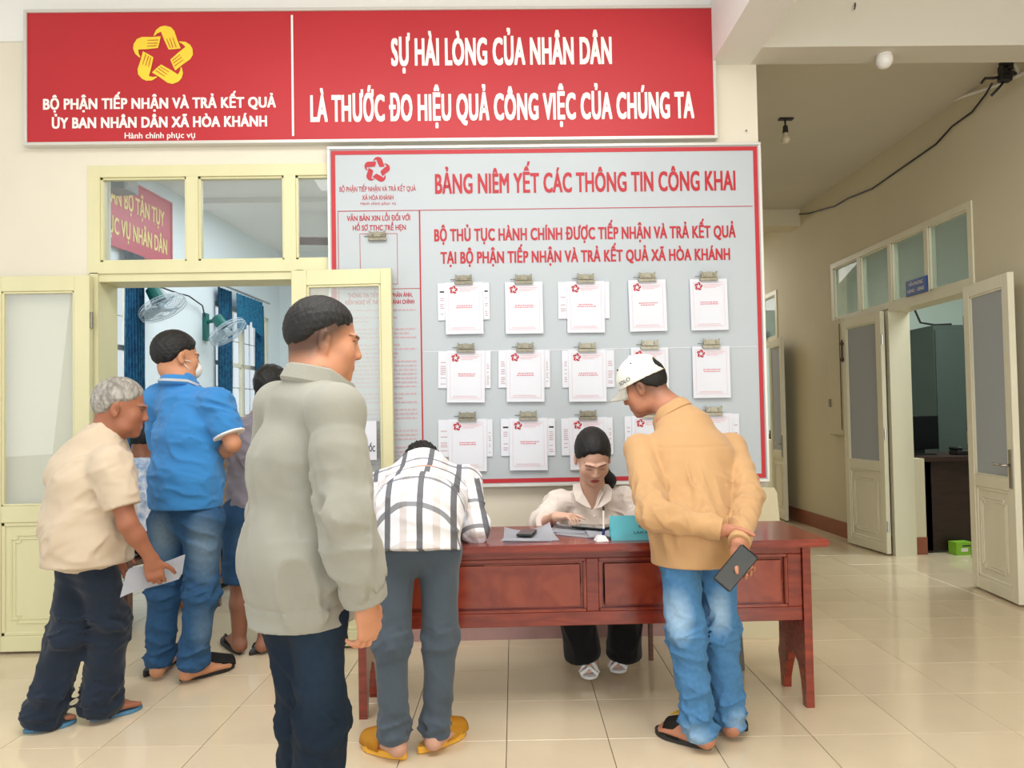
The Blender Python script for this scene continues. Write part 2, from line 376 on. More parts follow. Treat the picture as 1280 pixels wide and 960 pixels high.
transom('window_3', (-2.30, -.012, 2.105), 0, 1.72, .615, 3, M['frame'], M['glass'], fw=.066, dep=.08)
transom('window_4', (3.418, 3.20, 2.14), R(-90), 2.22,   .61, 4, M['frame2'], M['glass_o'], fw=.05, dep=.07)
transom('window_5', (3.418, 6.8, 2.14), R(-90), 2.14,   .61, 4, M['frame2'], M['glass_o'], fw=.05, dep=.07)
# door linings
struct('trim_6', [(-2.29, -2.245, -.012, .2, 0, 2.11), (-1.135, -1.09, -.012, .2, 0, 2.11), (-2.29, -1.09, .0, .2, 2.06, 2.125)], M['frame'])
for n, (a, b) in enumerate((WY, FY)):
    struct('trim_%d' % (7+n), [(3.40, 3.585, a-.045, a+.006, 0, 2.12), (3.40, 3.585, b-.006, b+.045, 0, 2.12), (3.405, 3.585, a, b, 2.105, 2.145)], M['frame2'])
def leaf(name, loc, rot, side, w, hgt, m, mg, handle=False, mid=(.72, .81), st=(.06, .085), hinge_m='steel'):
    """door leaf: hinge on the local origin, extends to side*x, shows its face to -y"""
    t = thing(name, loc, rot, kind='structure'); s = side
    def bx(bm, x0, x1, y0, y1, z0, z1):
        a, b = sorted((s*x0, s*x1)); box(bm, a, b, y0, y1, z0, z1)
    bm = bmesh.new(); T = .04; so, sf = st[1], st[0]
    bx(bm, 0, so, -T, 0, .015, hgt); bx(bm, w-sf, w, -T, 0, .015, hgt)
    for z0, z1 in ((.015, .10), mid, (hgt-.085, hgt)): bx(bm, so, w-sf, -T+.001, -.001, z0, z1)
    obj('door_frame', bevel(bm, .003, 1), m, t)
    bd = bmesh.new()
    for z0, z1, e in ((mid[1], hgt-.085, .012), (.10, mid[0], .02)):
        for q in ((so, so+e, z0, z1), (w-sf-e, w-sf, z0, z1), (so, w-sf, z0, z0+e), (so, w-sf, z1-e, z1)): bx(bd, q[0], q[1], -T+.006, -.006, q[2], q[3])
    obj('moulding', bevel(bd, .003, 1), m, t)
    g = bmesh.new(); bx(g, so, w-sf, -.023, -.018, mid[1], hgt-.085); obj('glass_pane', g, mg, t)
    p = bmesh.new(); bx(p, so+.01, w-sf-.01, -.026, -.012, .10, mid[0])
    x0, x1, z0, z1, c = so+.05, w-sf-.05, .17, mid[0]-.07, .035
    ring = [(x0+c, z0), (x1-c, z0), (x1-c, z0+c*.6), (x1, z0+c*.6), (x1, z1-c*.6), (x1-c, z1-c*.6), (x1-c, z1), (x0+c, z1), (x0+c, z1-c*.6), (x0, z1-c*.6), (x0, z0+c*.6), (x0+c, z0+c*.6)]
    for (a, b), (c2, d2) in zip(ring, ring[1:]+ring[:1]): cyl(p, (s*a, -.027, b), (s*c2, -.027, d2), .006, n=6)
    ring = [(x0+.022+(a-x0)*(x1-x0-.044)/(x1-x0), z0+.022+(b-z0)*(z1-z0-.044)/(z1-z0)) for a, b in ring]
    for (a, b), (c2, d2) in zip(ring, ring[1:]+ring[:1]): cyl(p, (s*a, -.027, b), (s*c2, -.027, d2), .004, n=6)
    obj('door_panel', p, m, t)
    for z in (.25, 1.05, hgt-.25):
        q = bmesh.new(); cyl(q, (-s*.008, -.03, z-.045), (-s*.008, -.03, z+.045), .009, n=8); obj('hinge', q, M[hinge_m], t)
    if handle:
        q = bmesh.new(); bx(q, w-.052, w-.016, -T-.008, -T, mid[1]-.06, mid[1]+.19)
        hd = obj('door_handle', bevel(q, .003, 1), M['steel'], t)
        q = bmesh.new(); tube(q, [(s*(w-.034), -T, mid[1]+.09), (s*(w-.034), -T-.05, mid[1]+.09), (s*(w-.06), -T-.055, mid[1]+.09), (s*(w-.15), -T-.05, mid[1]+.092)], .009); obj('lever', q, M['steel'], hd, smooth=True)
    return t
leaf('door_1', (-2.262, -.03, 0), R(0), -1, .545, 2.085, M['frame'], M['glass_d'], hinge_m='brass')
dr = leaf('door_2', (-1.135, -.055, 0), R(-3.2), 1, .56, 2.09, M['frame'], M['glass_d'], hinge_m='brass')
leaf('door_3', (3.36, .95, 0), R(-97.0), 1, .56, 2.12, M['frame2'], M['glass_f'], True, mid=(.72, .80), st=(.075, .075))
leaf('door_4', (3.375, 2.115, 0), R(-85.5), -1, .62, 2.12, M['frame2'], M['glass_f'], False, mid=(.72, .80), st=(.07, .075))
leaf('door_5', (3.37, 4.72, 0), R(-97), 1, .56, 2.12, M['frame2'], M['glass_f'], True, mid=(.72, .80), st=(.07, .075))
# bolt on door_4
o = bpy.data.objects['door_4']
q = bmesh.new(); cyl(q, (-.60, -.05, 1.72), (-.60, -.05, 1.93), .008); box(q, -.615, -.585, -.058, -.04, 1.73, 1.76); box(q, -.615, -.585, -.058, -.04, 1.88, 1.91); obj('bolt', q, M['darkwood'], o)
# notice taped to the glass of door_2 is built further down

# ================================================================ RED BANNER
SX0, SX1, SZ0, SZ1 = -2.635, 1.285, 2.825, 3.60
t = thing('wall_banner', (-.675, -.05, SZ0), 0, 'long red banner with white capitals and yellow hands emblem above the doorway', 'sign')
off = t.location.copy()
obj('banner_face', bxm(SX0+.01, SX1-.01, -.045, -.005, SZ0+.01, SZ1-.01), M['red'], t, off)
def edging(parent, x0, x1, z0, z1, y0, y1, e, m, off, name='edging'):
    bm = bmesh.new(); box(bm, x0, x1, y0, y1, z0, z0+e); box(bm, x0, x1, y0, y1, z1-e, z1); box(bm, x0, x0+e, y0, y1, z0+e, z1-e); box(bm, x1-e, x1, y0, y1, z0+e, z1-e)
    return obj(name, bevel(bm, .002, 1), m, parent, off)
edging(t, SX0, SX1, SZ0, SZ1, -.055, .0, .018, M['silver'], off)
def put_text(s, px0, px1, cap, pb, m, parent, y, bold, name='lettering'):
    """pb = baseline point, px0/px1 = x extents (metres)"""
    o_ = parent.location
    return lettering(s, px1-px0, cap, m, parent, y-o_.y, (px0+px1)/2-o_.x, pb-o_.z, bold, name)
Y = -.046
put_text('SỰ HÀI LÒNG CỦA NHÂN DÂN', -0.572, 0.688, .170, 3.261, M['whiteink'], t, Y, .046)
put_text('LÀ THƯỚC ĐO HIỆU QUẢ CÔNG VIỆC CỦA CHÚNG TA', -1.033, 1.154, .165, 2.943, M['whiteink'], t, Y, .046)
put_text('BỘ PHẬN TIẾP NHẬN VÀ TRẢ KẾT QUẢ', -2.529, -1.226, .066, 3.029, M['whiteink'], t, Y, .042)
put_text('ỦY BAN NHÂN DÂN XÃ HÒA KHÁNH', -2.48, -1.277, .066, 2.921, M['whiteink'], t, Y, .042)
put_text('Hành chính phục vụ', -2.075, -1.681, .036, 2.86, M['whiteink'], t, Y, .015)
obj('divider_line', strips(bmesh.new(), [(-1.137, -1.125, SZ0+.04, SZ1-.04)], Y-.0015), M['whiteink'], t, off)
e = emblem(t, M['yellowink'], M['red'], -1.862-off.x, 3.331-off.z, .175, Y-.001-off.y)

# ================================================================ NOTICE BOARD
BX0, BX1, BZ0, BZ1 = -.94, 1.53, .862, 2.80
t = thing('notice_board', (.295, -.048, BZ0), 0, 'large grey noticeboard with red border and red title, hung behind the desk', 'noticeboard')
off = t.location.copy(); nb = t; BY = -.046
obj('board_face', bxm(BX0+.005, BX1-.005, -.045, -.016, BZ0+.005, BZ1-.005), M['board'], t, off)
edging(t, BX0, BX1, BZ0, BZ1, -.056, -.015, .016, M['silver'], off)
x0, x1, z0, z1, e_ = BX0+.02, BX1-.02, BZ0+.022, BZ1-.022, .024
for q in ((x0, x1, z0, z0+e_), (x0, x1, z1-e_, z1), (x0, x0+e_, z0+e_, z1-e_), (x1-e_, x1, z0+e_, z1-e_)): obj('border_strip', strips(bmesh.new(), [q], BY-.001), M['red'], t, off)
xv = -0.424; zh = 2.431; zh2 = 1.987
lines = ([(x0+.035, x1-.035, zh, zh+.004), (xv-.004, xv+.004, BZ0+.09, zh), (x0+.035, x0+.038, BZ0+.09, zh), (x0+.035, xv-.004, zh2, zh2+.003)])
bx0_, bx1_, bz_ = -0.763, -0.551, 2.301
lines += ([(bx0_, bx1_, bz_, bz_+.0025), (bx0_, bx0_+.0025, zh2+.03, bz_), (bx1_-.0025, bx1_, zh2+.03, bz_), (bx0_, bx1_, zh2+.0275, zh2+.03)])
for q in lines: obj('ruled_line', strips(bmesh.new(), [q], BY-.001), M['redink'], t, off)
bm = bmesh.new(); zj = 1.627; strips(bm, [(xv+.01, x1-.03, zj, zj+.004)], BY-.0008); obj('sheet_joint', bm, M['paper'], t, off)
BT = [('BỘ PHẬN TIẾP NHẬN VÀ TRẢ KẾT QUẢ', (-0.873, -0.036, 2.546), (-0.443, -0.036, 2.541), .030, .012), ('XÃ HÒA KHÁNH', (-0.747, -0.036, 2.494), (-0.57, -0.036, 2.496), .028, .012), ('Hành chính phục vụ', (-0.756, -0.036, 2.467), (-0.557, -0.036, 2.467), .018, .0),
      ('BẢNG NIÊM YẾT CÁC THÔNG TIN CÔNG KHAI', (-0.334, -0.036, 2.521), (1.381, -0.036, 2.528), .122, .034),
      ('BỘ THỦ TỤC HÀNH CHÍNH ĐƯỢC TIẾP NHẬN VÀ TRẢ KẾT QUẢ', (-0.343, -0.036, 2.251), (1.374, -0.036, 2.256), .075, .04),
      ('TẠI BỘ PHẬN TIẾP NHẬN VÀ TRẢ KẾT QUẢ XÃ HÒA KHÁNH', (-0.309, -0.036, 2.128), (1.339, -0.036, 2.123), .072, .04),
      ('VĂN BẢN XIN LỖI ĐỐI VỚI', (-0.834, -0.036, 2.376), (-0.477, -0.036, 2.376), .032, .025), ('HỒ SƠ TTHC TRỄ HẸN', (-0.801, -0.036, 2.321), (-0.502, -0.036, 2.322), .032, .025),
      ('THÔNG TIN TIẾP NHẬN PHẢN ÁNH,', (-0.835, -0.036, 1.942), (-0.47, -0.036, 1.941), .026, .025), ('KIẾN NGHỊ VỀ THỦ TỤC HÀNH CHÍNH', (-0.849, -0.036, 1.903), (-0.461, -0.036, 1.902), .025, .025)]
for s_, a, b, cap, bold in BT:
    put_text(s_, a[0], b[0], cap, (a[2]+b[2])/2, M['redink'], t, BY, bold)
emblem(t, M['redink'], None, -0.661-off.x, 2.667-off.z, .075, BY-.001-off.y, gaps=False)
# unreadable small print of the left column: rows of word-length dashes
bm = bmesh.new(); rp = random.Random(8); z = 1.864; xa, xb = -0.868, -0.453
while z > BZ0+.12:
    x = xa+rp.uniform(0, .02); xe = xb-(rp.random() < .3)*rp.uniform(.05, .3)
    while x < xe:
        wl = rp.uniform(.012, .034); strips(bm, [(x, min(x+wl, xb), z, z+.009)], BY-.001); x += wl+.006
    z -= .0235 if rp.random() < .85 else .042
obj('small_print', bm, M['greyink'], t, off, kind='stuff')

# clipped documents
def clip_mesh():
    bm = bmesh.new()
    prism(bm, [(-.05, 0), (.05, 0), (.052, .012), (.048, .016), (-.048, .016), (-.052, .012)], -.014, .004)
    prism(bm, [(-.043, .02), (.043, .02), (.047, .055), (.03, .045), (0, .05), (-.03, .045), (-.047, .055)], -.02, -.012)
    for s in (-1, 1):
        cyl(bm, (s*.03, -.02, .036), (s*.03, -.027, .036), .009, n=8); cyl(bm, (s*.043, -.006, .016), (s*.043, -.016, .052), .004, n=6)
    cyl(bm, (-.046, -.008, .02), (.046, -.008, .02), .007, n=8)
    cyl(bm, (-.075, .0, .028), (-.03, -.008, .026), .0025, n=6)
    return prism_fix(bm)
def doc(row, col, l, tp, back, label, tilt, thick):
    w_, h_ = .212, .293
    root = thing('clipped_papers', (l+w_/2, BY-.004, tp), 0, label, 'papers', 'clipped papers on the noticeboard')
    root.rotation_euler = (0, tilt, 0)
    if back:
        bm = bmesh.new(); box(bm, back[0]-(l+w_/2), back[1]-(l+w_/2), -.004, .0, -.212, -.003); bs = obj('back_sheet', bm, M['paper'], root)
        bm = bmesh.new(); rp = random.Random(row*7+col)
        for sx in ((back[0]-l-w_/2+.008, -w_/2-.004), (w_/2+.006, back[1]-l-w_/2-.006)):
            if sx[1]-sx[0] > .012:
                if (row, col) in ((0, 0), (2, 1)): strips(bm, [(sx[0]+.004, sx[1]-.002, -.056, -.047)], -.0045)
        if len(bm.faces): obj('black_bar', bm, M['blackink'], bs, kind='stuff')
        else: bm.free()
        bm = bmesh.new()
        for sx in ((back[0]-l-w_/2+.012, -w_/2-.006), (w_/2+.01, back[1]-l-w_/2-.008)):
            z = -.07
            while z > -.2 and sx[1]-sx[0] > .012:
                if rp.random() < .6: strips(bm, [(sx[0]+.002, sx[1]-rp.uniform(0, .006), z, z+.005)], -.0045)
                z -= .011
        if len(bm.faces): obj('small_print', bm, M['greyink'], bs, kind='stuff')
        else: bm.free()
    bm = bmesh.new(); box(bm, -w_/2, w_/2, -.005-thick, -.0045, -h_, 0)
    for v in bm.verts:
        if v.co.z < -.2: v.co.y -= .006
    fs = obj('front_sheet', bm, M['paper'], root)
    yf = lambda z: -.0056-thick-.006*(-z/h_)
    bm = bmesh.new()
    def st(x0, x1, z0, z1):
        v = [bm.verts.new(p) for p in ((x0, yf(z0)-.0004, z0), (x1, yf(z0)-.0004, z0), (x1, yf(z1)-.0004, z1), (x0, yf(z1)-.0004, z1))]; bm.faces.new(v)
    a = .088
    st(-a, a, -.272, -.2708); st(-a, -a+.0012, -.272, -.02); st(a-.0012, a, -.272, -.02); st(-a, a, -.0212, -.02)
    st(-.028, .078, -.034, -.031); st(-.028, .066, -.043, -.040); st(-.028, .04, -.052, -.049); st(-.07, .06, -.258, -.256); st(-.075, .065, -.265, -.2635)
    obj('faint_print', bm, M['pinkink'], fs, kind='stuff')
    bm = bmesh.new(); rp = random.Random(row*5+col)
    for z in (-.135, -.146):
        x = -.045+rp.uniform(-.008, .006); xe = -x
        while x < xe: wl = rp.uniform(.006, .014); st(x, x+wl, z, z+.005); x += wl+.003
    obj('title_print', bm, mat_title, fs, kind='stuff')
    emblem(fs, M['redink'], None, -.058, -.042, .024, yf(-.042)-.001, gaps=False)
    o = obj('clip', clip_me.copy(), M['brass'], root); o.location = (0.0, -.006-thick, -.012)
    return root
mat_title = mat('rose title print', h('CE6A76'), .6)
bm = clip_mesh(); clip_me = bpy.data.meshes.new('clip'); bm.to_mesh(clip_me); bm.free()
D = [[(556.3, (-0.286, -0.04, 2.017), (547, 611)), (631, (0.052, -0.04, 2.014), None), (708, (0.402, -0.04, 2.014), (697, 761)), (784.4, (0.75, -0.04, 2.016), None), (861, (1.101, -0.04, 2.017), None)],
     [(559, (-0.28, -0.04, 1.632), (548, 613)), (633, (0.054, -0.04, 1.63), (623, 687)), (710, (0.403, -0.04, 1.625), (702, 767)), (787.5, (0.756, -0.04, 1.633), None), (864, (1.105, -0.04, 1.634), None)],
     [(561, (-0.277, -0.04, 1.247), (548, 615)), (636.6, (0.064, -0.04, 1.246), (626, 693)), (711, (0.4, -0.04, 1.244), (701, 765)), (789, (0.754, -0.04, 1.247), (780, 844)), (867, (1.109, -0.04, 1.254), (858, 923))]]
POSN = ['leftmost', 'second from left', 'middle', 'fourth from left', 'rightmost']; ROWN = ['top', 'middle', 'bottom']
rp = random.Random(3)
for r_ in range(3):
    for c_ in range(5):
        l_, p_, bk = D[r_][c_]; l = p_[0]
        bk2 = (l+(bk[0]-l_)*.00455, l+(bk[1]-l_)*.00455) if bk else None
        ex = ' over a wider sheet' if bk else ''
        doc(r_, c_, l, p_[2], bk2, 'clipped white papers%s, %s in the board\'s %s row' % (ex, POSN[c_], ROWN[r_]), rp.uniform(-.012, .016), rp.uniform(.002, .007))
o = obj('empty_clip', clip_me.copy(), M['brass']); o.location = (-0.662, -0.05, 2.261); o.scale = (1, 1, 1)
tag(o, 'empty metal clip in the outlined box at the upper left of the noticeboard', 'clip')

# notice on the glass of door_2
t = thing('paper_notice', (-0.736, -0.145, 1.033), R(-3.2), 'white paper notice with black capitals stuck on the opened right door leaf', 'notice')
obj('sheet', bxm(-.075, .07, -.001, .0, 0, .212), M['paper'], t)
lettering('HÚT THUỐC', .135, .034, M['blackink'], t, -.0015, -.005, .045, .03)
bm = bmesh.new()
for k in range(24):
    a0, a1 = 2*math.pi*k/24, 2*math.pi*(k+1)/24
    bm.faces.new([bm.verts.new((-.03+r_*math.cos(a), -.0018, .145+r_*math.sin(a))) for r_, a in ((.026, a0), (.034, a0), (.034, a1), (.026, a1))])
obj('red_ring', bm, M['redink'], t)
# ================================================================ DESK
t = thing('desk', (.355, -.95, 0), 0, 'long red varnished wooden desk with two panels across its front', 'desk'); off = t.location.copy()
obj('desk_top', bevel(bxm(-.635, 1.335, -1.225, -.686, .703, .736), .009, 2), M['desk'], t, off)
bm = bmesh.new(); box(bm, -.60, -.568, -1.05, -.79, .0, .1)
def side_panel(x):
    b = bmesh.new(); prof = [(-1.065, 0), (-1.028, 0), (-1.012, .10), (-.985, .165), (-.935, .2), (-.885, .175), (-.85, .11), (-.825, .05), (-.82, 0), (-.785, 0), (-.775, .09), (-.76, .15), (-.775, .2), (-.775, .703), (-1.065, .703)]
    a = [b.verts.new((x, y, z)) for y, z in prof]; c = [b.verts.new((x+.034, y, z)) for y, z in prof]; n = len(prof)
    b.faces.new(a); b.faces.new(c[::-1])
    for i in range(n): b.faces.new((a[i], c[i], c[(i+1) % n], a[(i+1) % n]))
    bmesh.ops.recalc_face_normals(b, faces=b.faces[:]); return b
bm.free()
for x in (-.602, 1.284): obj('side_panel', side_panel(x), M['desk'], t, off)
obj('front_board', bxm(-.568, 1.284, -1.035, -1.02, .365, .703), M['desk'], t, off)
b = bmesh.new()
for q in ((-.568, 1.284, .365, .425), (-.568, 1.284, .648, .703)): box(b, q[0], q[1], -1.052, -1.034, q[2], q[3])
for q in ((-.568, -.5), (.362, .416), (1.222, 1.284)): box(b, q[0], q[1], -1.052, -1.034, .425, .648)
obj('front_rail', bevel(b, .003, 1), M['desk'], t, off)
for a, c in ((-.5, .362), (.416, 1.222)):
    p = bmesh.new(); box(p, a+.02, c-.02, -1.046, -1.034, .445, .628); bevel(p, .006, 2); o = obj('inset_panel', p, M['desk_p'], t, off)
    p = bmesh.new()
    for q in ((a, c, .425, .436), (a, c, .637, .648), (a, a+.011, .436, .637), (c-.011, c, .436, .637)): box(p, q[0], q[1], -1.056, -1.034, q[2], q[3])
    obj('moulding', bevel(p, .004, 2), M['desk_p'], o, off)
obj('stretcher', bevel(bxm(-.568, 1.284, -.82, -.795, .30, .36), .004, 1), M['desk'], t, off)
obj('back_rail', bxm(-.568, 1.284, -.81, -.79, .60, .703), M['desk'], t, off)
ZT = .7365
def sheet(name, pts, z, m, parent=None, off=None, curl=(), n=10, th=.0012, seed=0, wav=.001):
    """quad of paper with slightly lifted corners"""
    rr = random.Random(seed); b = bmesh.new(); g = []
    ph = rr.uniform(0, 6)
    for i in range(n+1):
        row = []
        for j in range(n+1):
            u, v = i/n, j/n
            x = (pts[0][0]*(1-u)+pts[1][0]*u)*(1-v)+(pts[3][0]*(1-u)+pts[2][0]*u)*v
            y = (pts[0][1]*(1-u)+pts[1][1]*u)*(1-v)+(pts[3][1]*(1-u)+pts[2][1]*u)*v
            zz = z+wav*(1+math.sin(5*u+3*v+ph))
            for cu, cv, hh in curl:
                d = max(0, 1-1.8*math.hypot(u-cu, v-cv)); zz += hh*d*d
            row.append(b.verts.new((x, y, zz)))
        g.append(row)
    for i in range(n):
        for j in range(n): b.faces.new((g[i][j], g[i+1][j], g[i+1][j+1], g[i][j+1]))
    r = bmesh.ops.solidify(b, geom=b.faces[:], thickness=-th)
    bmesh.ops.recalc_face_normals(b, faces=b.faces[:])
    return obj(name, b, m, parent, off, smooth=False)
def desk_sheet(label, pts, z, curl, seed, name='paper_sheet', m='paper'):
    loc = Vector((sum(p[0] for p in pts)/4, sum(p[1] for p in pts)/4, z)); o = sheet(name, pts, z, M[m], None, loc, curl, seed=seed); o.location = loc
    return tag(o, label, 'paper', 'papers on the desk')
desk_sheet('curled white sheet stack under the phone at the left of the desk', [(.012, -1.16), (.245, -1.14), (.225, -.86), (.02, -.87)], ZT+.004, [(0, 1, .02), (1, 1, .035), (0, 0, .006)], 1)
desk_sheet('second white sheet showing beneath the curled stack under the phone', [(.0, -1.10), (.21, -1.155), (.25, -.9), (.05, -.85)], ZT, [], 5)
desk_sheet('white sheet lying between the phone stack and the pen stand', [(.24, -1.0), (.44, -1.12), (.50, -.84), (.30, -.76)], ZT+.001, [(0, 1, .004), (0, 0, .006)], 2)
desk_sheet('white sheet under the seated woman\'s right hand', [(.21, -.93), (.36, -1.0), (.43, -.8), (.26, -.73)], ZT+.006, [(0, 1, .012)], 3)
desk_sheet('white sheet just left of the cyan name card', [(.37, -1.13), (.53, -1.1), (.53, -.82), (.38, -.85)], ZT+.011, [(1, 1, .004)], 4)
def phone(name, loc, rot, label, w=.072, l=.15, th=.009, scr='screen', tilt=0., group=None):
    t = thing(name, loc, 0, label, 'phone', group); t.rotation_euler = (tilt, 0, rot) if not isinstance(rot, tuple) else rot
    obj('phone_case', bevel(bxm(-w/2, w/2, -l/2, l/2, 0, th), .006, 3), M['case'], t, smooth=False)
    obj('screen', bevel(bxm(-w/2+.004, w/2-.004, -l/2+.006, l/2-.006, th-.002, th+.0008), .0015, 1), M[scr], t)
    return t
M['case'] = mat('black phone case', h('17181B'), .4); M['screen'] = mat('dark phone screen', h('3B3F40'), .12, spec=.8); M['screen_g'] = mat('grey glossy screen', h('7C8786'), .12, spec=.8)
phone('phone', (.115, -1.0, ZT+.012), R(-12), 'dark phone lying on the curled white sheets at the left of the desk')
phone('phone', (.405, -.905, ZT+.016), R(52), 'grey phone lying on papers beside the seated woman\'s fingers', w=.08, l=.165, scr='screen_g')
# pen stand
t = thing('pen_stand', (.415, -1.155, ZT), R(10), 'white block pen stand with an upright blue and white pen', 'pen stand')
b = bmesh.new(); r_ = bmesh.ops.create_cone(b, cap_ends=True, segments=4, radius1=.038, radius2=.020, depth=.024, matrix=Matrix.Translation((0, 0, .012)) @ Matrix.Rotation(R(45), 4, 'Z')); obj('stand_base', bevel(b, .002, 1), M['paper2'], t)
b = bmesh.new(); cyl(b, (.01, .0, .02), (.012, .0, .05), .0065, .0055); obj('pen_grip', b, M['bluepen'] if 'bluepen' in M else mat('dark blue pen plastic', h('1B2A6B'), .3), t)
b = bmesh.new(); cyl(b, (.012, 0, .05), (.013, 0, .125), .0042); obj('pen_barrel', b, M['whiteink'], t)
b = bmesh.new(); cyl(b, (.013, 0, .125), (.0132, 0, .14), .005, .004); obj('pen_cap', b, M['case'], t)
b = bmesh.new(); tube(b, [(.02, 0, .022), (.035, .01, .01), (.05, .03, .003), (.06, .05, .003)], .0015, 6); obj('pen_cord', b, M['steel'], t)
# name card (folded, leans back)
M['cyan'] = mat('cyan card', h('86EAF5'), .6, noise=.02, scale=5)
t = thing('name_card', (.612, -1.155, ZT), R(-1), 'folded cyan name card with small dark capitals on the desk front edge', 'name card')
b = bmesh.new(); v = [(-.155, 0, 0), (.155, 0, 0), (.155, .03, .098), (-.155, .03, .098), (.155, .065, 0), (-.155, .065, 0)]; vv = [b.verts.new(p) for p in v]
b.faces.new((vv[0], vv[1], vv[2], vv[3])); b.faces.new((vv[3], vv[2], vv[4], vv[5])); bmesh.ops.solidify(b, geom=b.faces[:], thickness=.001); obj('card', b, M['cyan'], t)
tilt = math.atan2(.03, .098)
for s_, w_, z_ in (('BÀN HƯỚNG DẪN', .165, .052), ('LÀM HỒ SƠ THỦ TỤC', .21, .026)):
    me = text_mesh(s_, w_, .0105, .0, -.0015, .045, z_); o = obj('lettering', me, M['blackink'], t); o.rotation_euler = (-tilt, 0, 0)

# grey slab standing under the desk
M['slab'] = mat('dark grey stone', h('6F6E66'), .6, noise=.25, scale=25)
o = obj('stone_slab', bevel(bxm(-.03, .03, -.02, .02, 0, .46), .004, 1), M['slab']); o.location = (1.15, -.58, 0); o.rotation_euler = (R(-3), R(-2), 0)
tag(o, 'dark grey upright slab standing on the floor under the right half of the desk', 'slab')
# beige panel leaning at the wall end behind the desk
b = bmesh.new(); prism(b, [(-.22, 0), (.075, 0), (.035, .80), (.02, .83), (-.22, .84)], -.012, .012); prism_fix(b)
o = obj('leaning_panel', b, mat('beige fibre board', h('C9BF9E'), .6, noise=.05)); o.location = (1.53, -.09, 0); o.rotation_euler = (R(-3), 0, 0)
tag(o, 'beige board leaning against the wall end behind the red desk', 'board')

# ================================================================ HALL AND CORRIDOR FIXTURES
M['cable'] = mat('black cable', h('26262A'), .5); M['lampwhite'] = mat('white plastic', h('EDEBE6'), .4)
b = bmesh.new(); sphere(b, (0, 0, -.03), .046, .046, .05, 16); o = thing('ceiling_lamp', (2.234, -0.1, 3.306), 0, 'small white dome lamp under the beam at the corridor entrance', 'lamp')
o.location.z = 3.275; obj('dome', b, M['lampwhite'], o, smooth=True); b = bmesh.new(); cyl(b, (0, 0, -.012), (0, 0, 0), .04); obj('base', b, M['lampwhite'], o)
o = obj('beam_cable', tube(bmesh.new(), [(1.551, -0.02, 3.282), (1.785, -0.02, 3.294), (2.065, -0.02, 3.297), (2.167, -0.05, 3.281), (2.192, -0.09, 3.284)], .0035, 6), M['cable']); tag(o, 'thin dark cable running under the beam to the dome lamp', 'cable')
o = obj('wall_cable', tube(bmesh.new(), [(3.4, 0.686, 3.465), (3.41, 0.768, 3.425), (3.415, 0.924, 3.368), (3.42, 1.163, 3.36), (3.42, 1.365, 3.304), (3.42, 1.58, 3.294), (3.42, 1.935, 3.279), (3.42, 2.336, 3.261), (3.42, 2.787, 3.31), (3.42, 3.073, 3.315), (3.42, 3.693, 3.416), (3.42, 4.01, 3.496)], .007, 6), M['cable'])
tag(o, 'black cable sagging across the upper corridor wall', 'cable')
o = obj('cable_trunking', tube(bmesh.new(), [(3.42, 1.454, 3.591), (3.42, 1.059, 3.531), (3.42, 0.676, 3.444), (3.42, 0.42, 3.405)], .012, 6), M['lampwhite']); tag(o, 'pale conduit along the top of the corridor wall', 'conduit')
t = thing('cable_junction', (3.38, 0.517, 3.451), 0, 'black cable junction hanging under the beam at the upper right', 'junction'); c = t.location
b = bmesh.new(); box(b, -.035, .035, -.03, .03, .02, .12); box(b, -.05, -.0, -.03, .02, -.02, .05); box(b, -.06, .02, -.035, .015, -.06, -.01); obj('junction_box', bevel(b, .008, 1), M['cable'], t)
for k, pts in enumerate([[(-.02, 0, -.02), (-.09, 0, -.03), (-.13, .02, -.02), (-.15, .03, -.05)], [(0, 0, -.03), (-.05, 0, -.09), (-.08, .04, -.13)], [(0, 0, .02), (.05, -.02, -.01), (.07, -.03, .02)]]):
    obj('cable_end', tube(bmesh.new(), pts, .009, 6), M['cable'], t)
b = bmesh.new(); tube(b, [(.05, -.03, .12), (.04, -.03, .04), (.06, -.04, -.02)], .012); obj('bracket', b, M['lampwhite'], t)
t = thing('hanging_bulb', (2.265, 1.4, 3.599), 0, 'bulb in a black socket hanging from the corridor ceiling', 'lamp')
t.location.z = 3.53
b = bmesh.new(); box(b, -.05, .06, -.02, .02, -.012, 0); cyl(b, (0, 0, -.07), (0, 0, 0), .007); cyl(b, (0, 0, -.115), (0, 0, -.06), .022, .018); obj('socket', b, M['cable'], t)
b = bmesh.new(); cyl(b, (0, 0, -.14), (0, 0, -.115), .02); sphere(b, (0, 0, -.165), .034, .034, .034); obj('bulb', b, mat('unlit bulb', h('D9CDB4'), .2), t, smooth=True)
o = obj('ceiling_hook', tube(bmesh.new(), [(2.023, -0.205, 3.515), (2.01, -0.23, 3.483), (2.007, -0.225, 3.468)], .004, 6), M['cable']); tag(o, 'tiny black hook on the upper beam face', 'hook')
o = obj('wall_nail', tube(bmesh.new(), [(1.468, 0.0, 2.889), (1.461, -0.02, 2.881)], .004, 6), M['cable']); tag(o, 'nail in the cream wall right of the red banner', 'nail')
M['bluesign'] = mat('blue room sign', h('1E4A94'), .4)
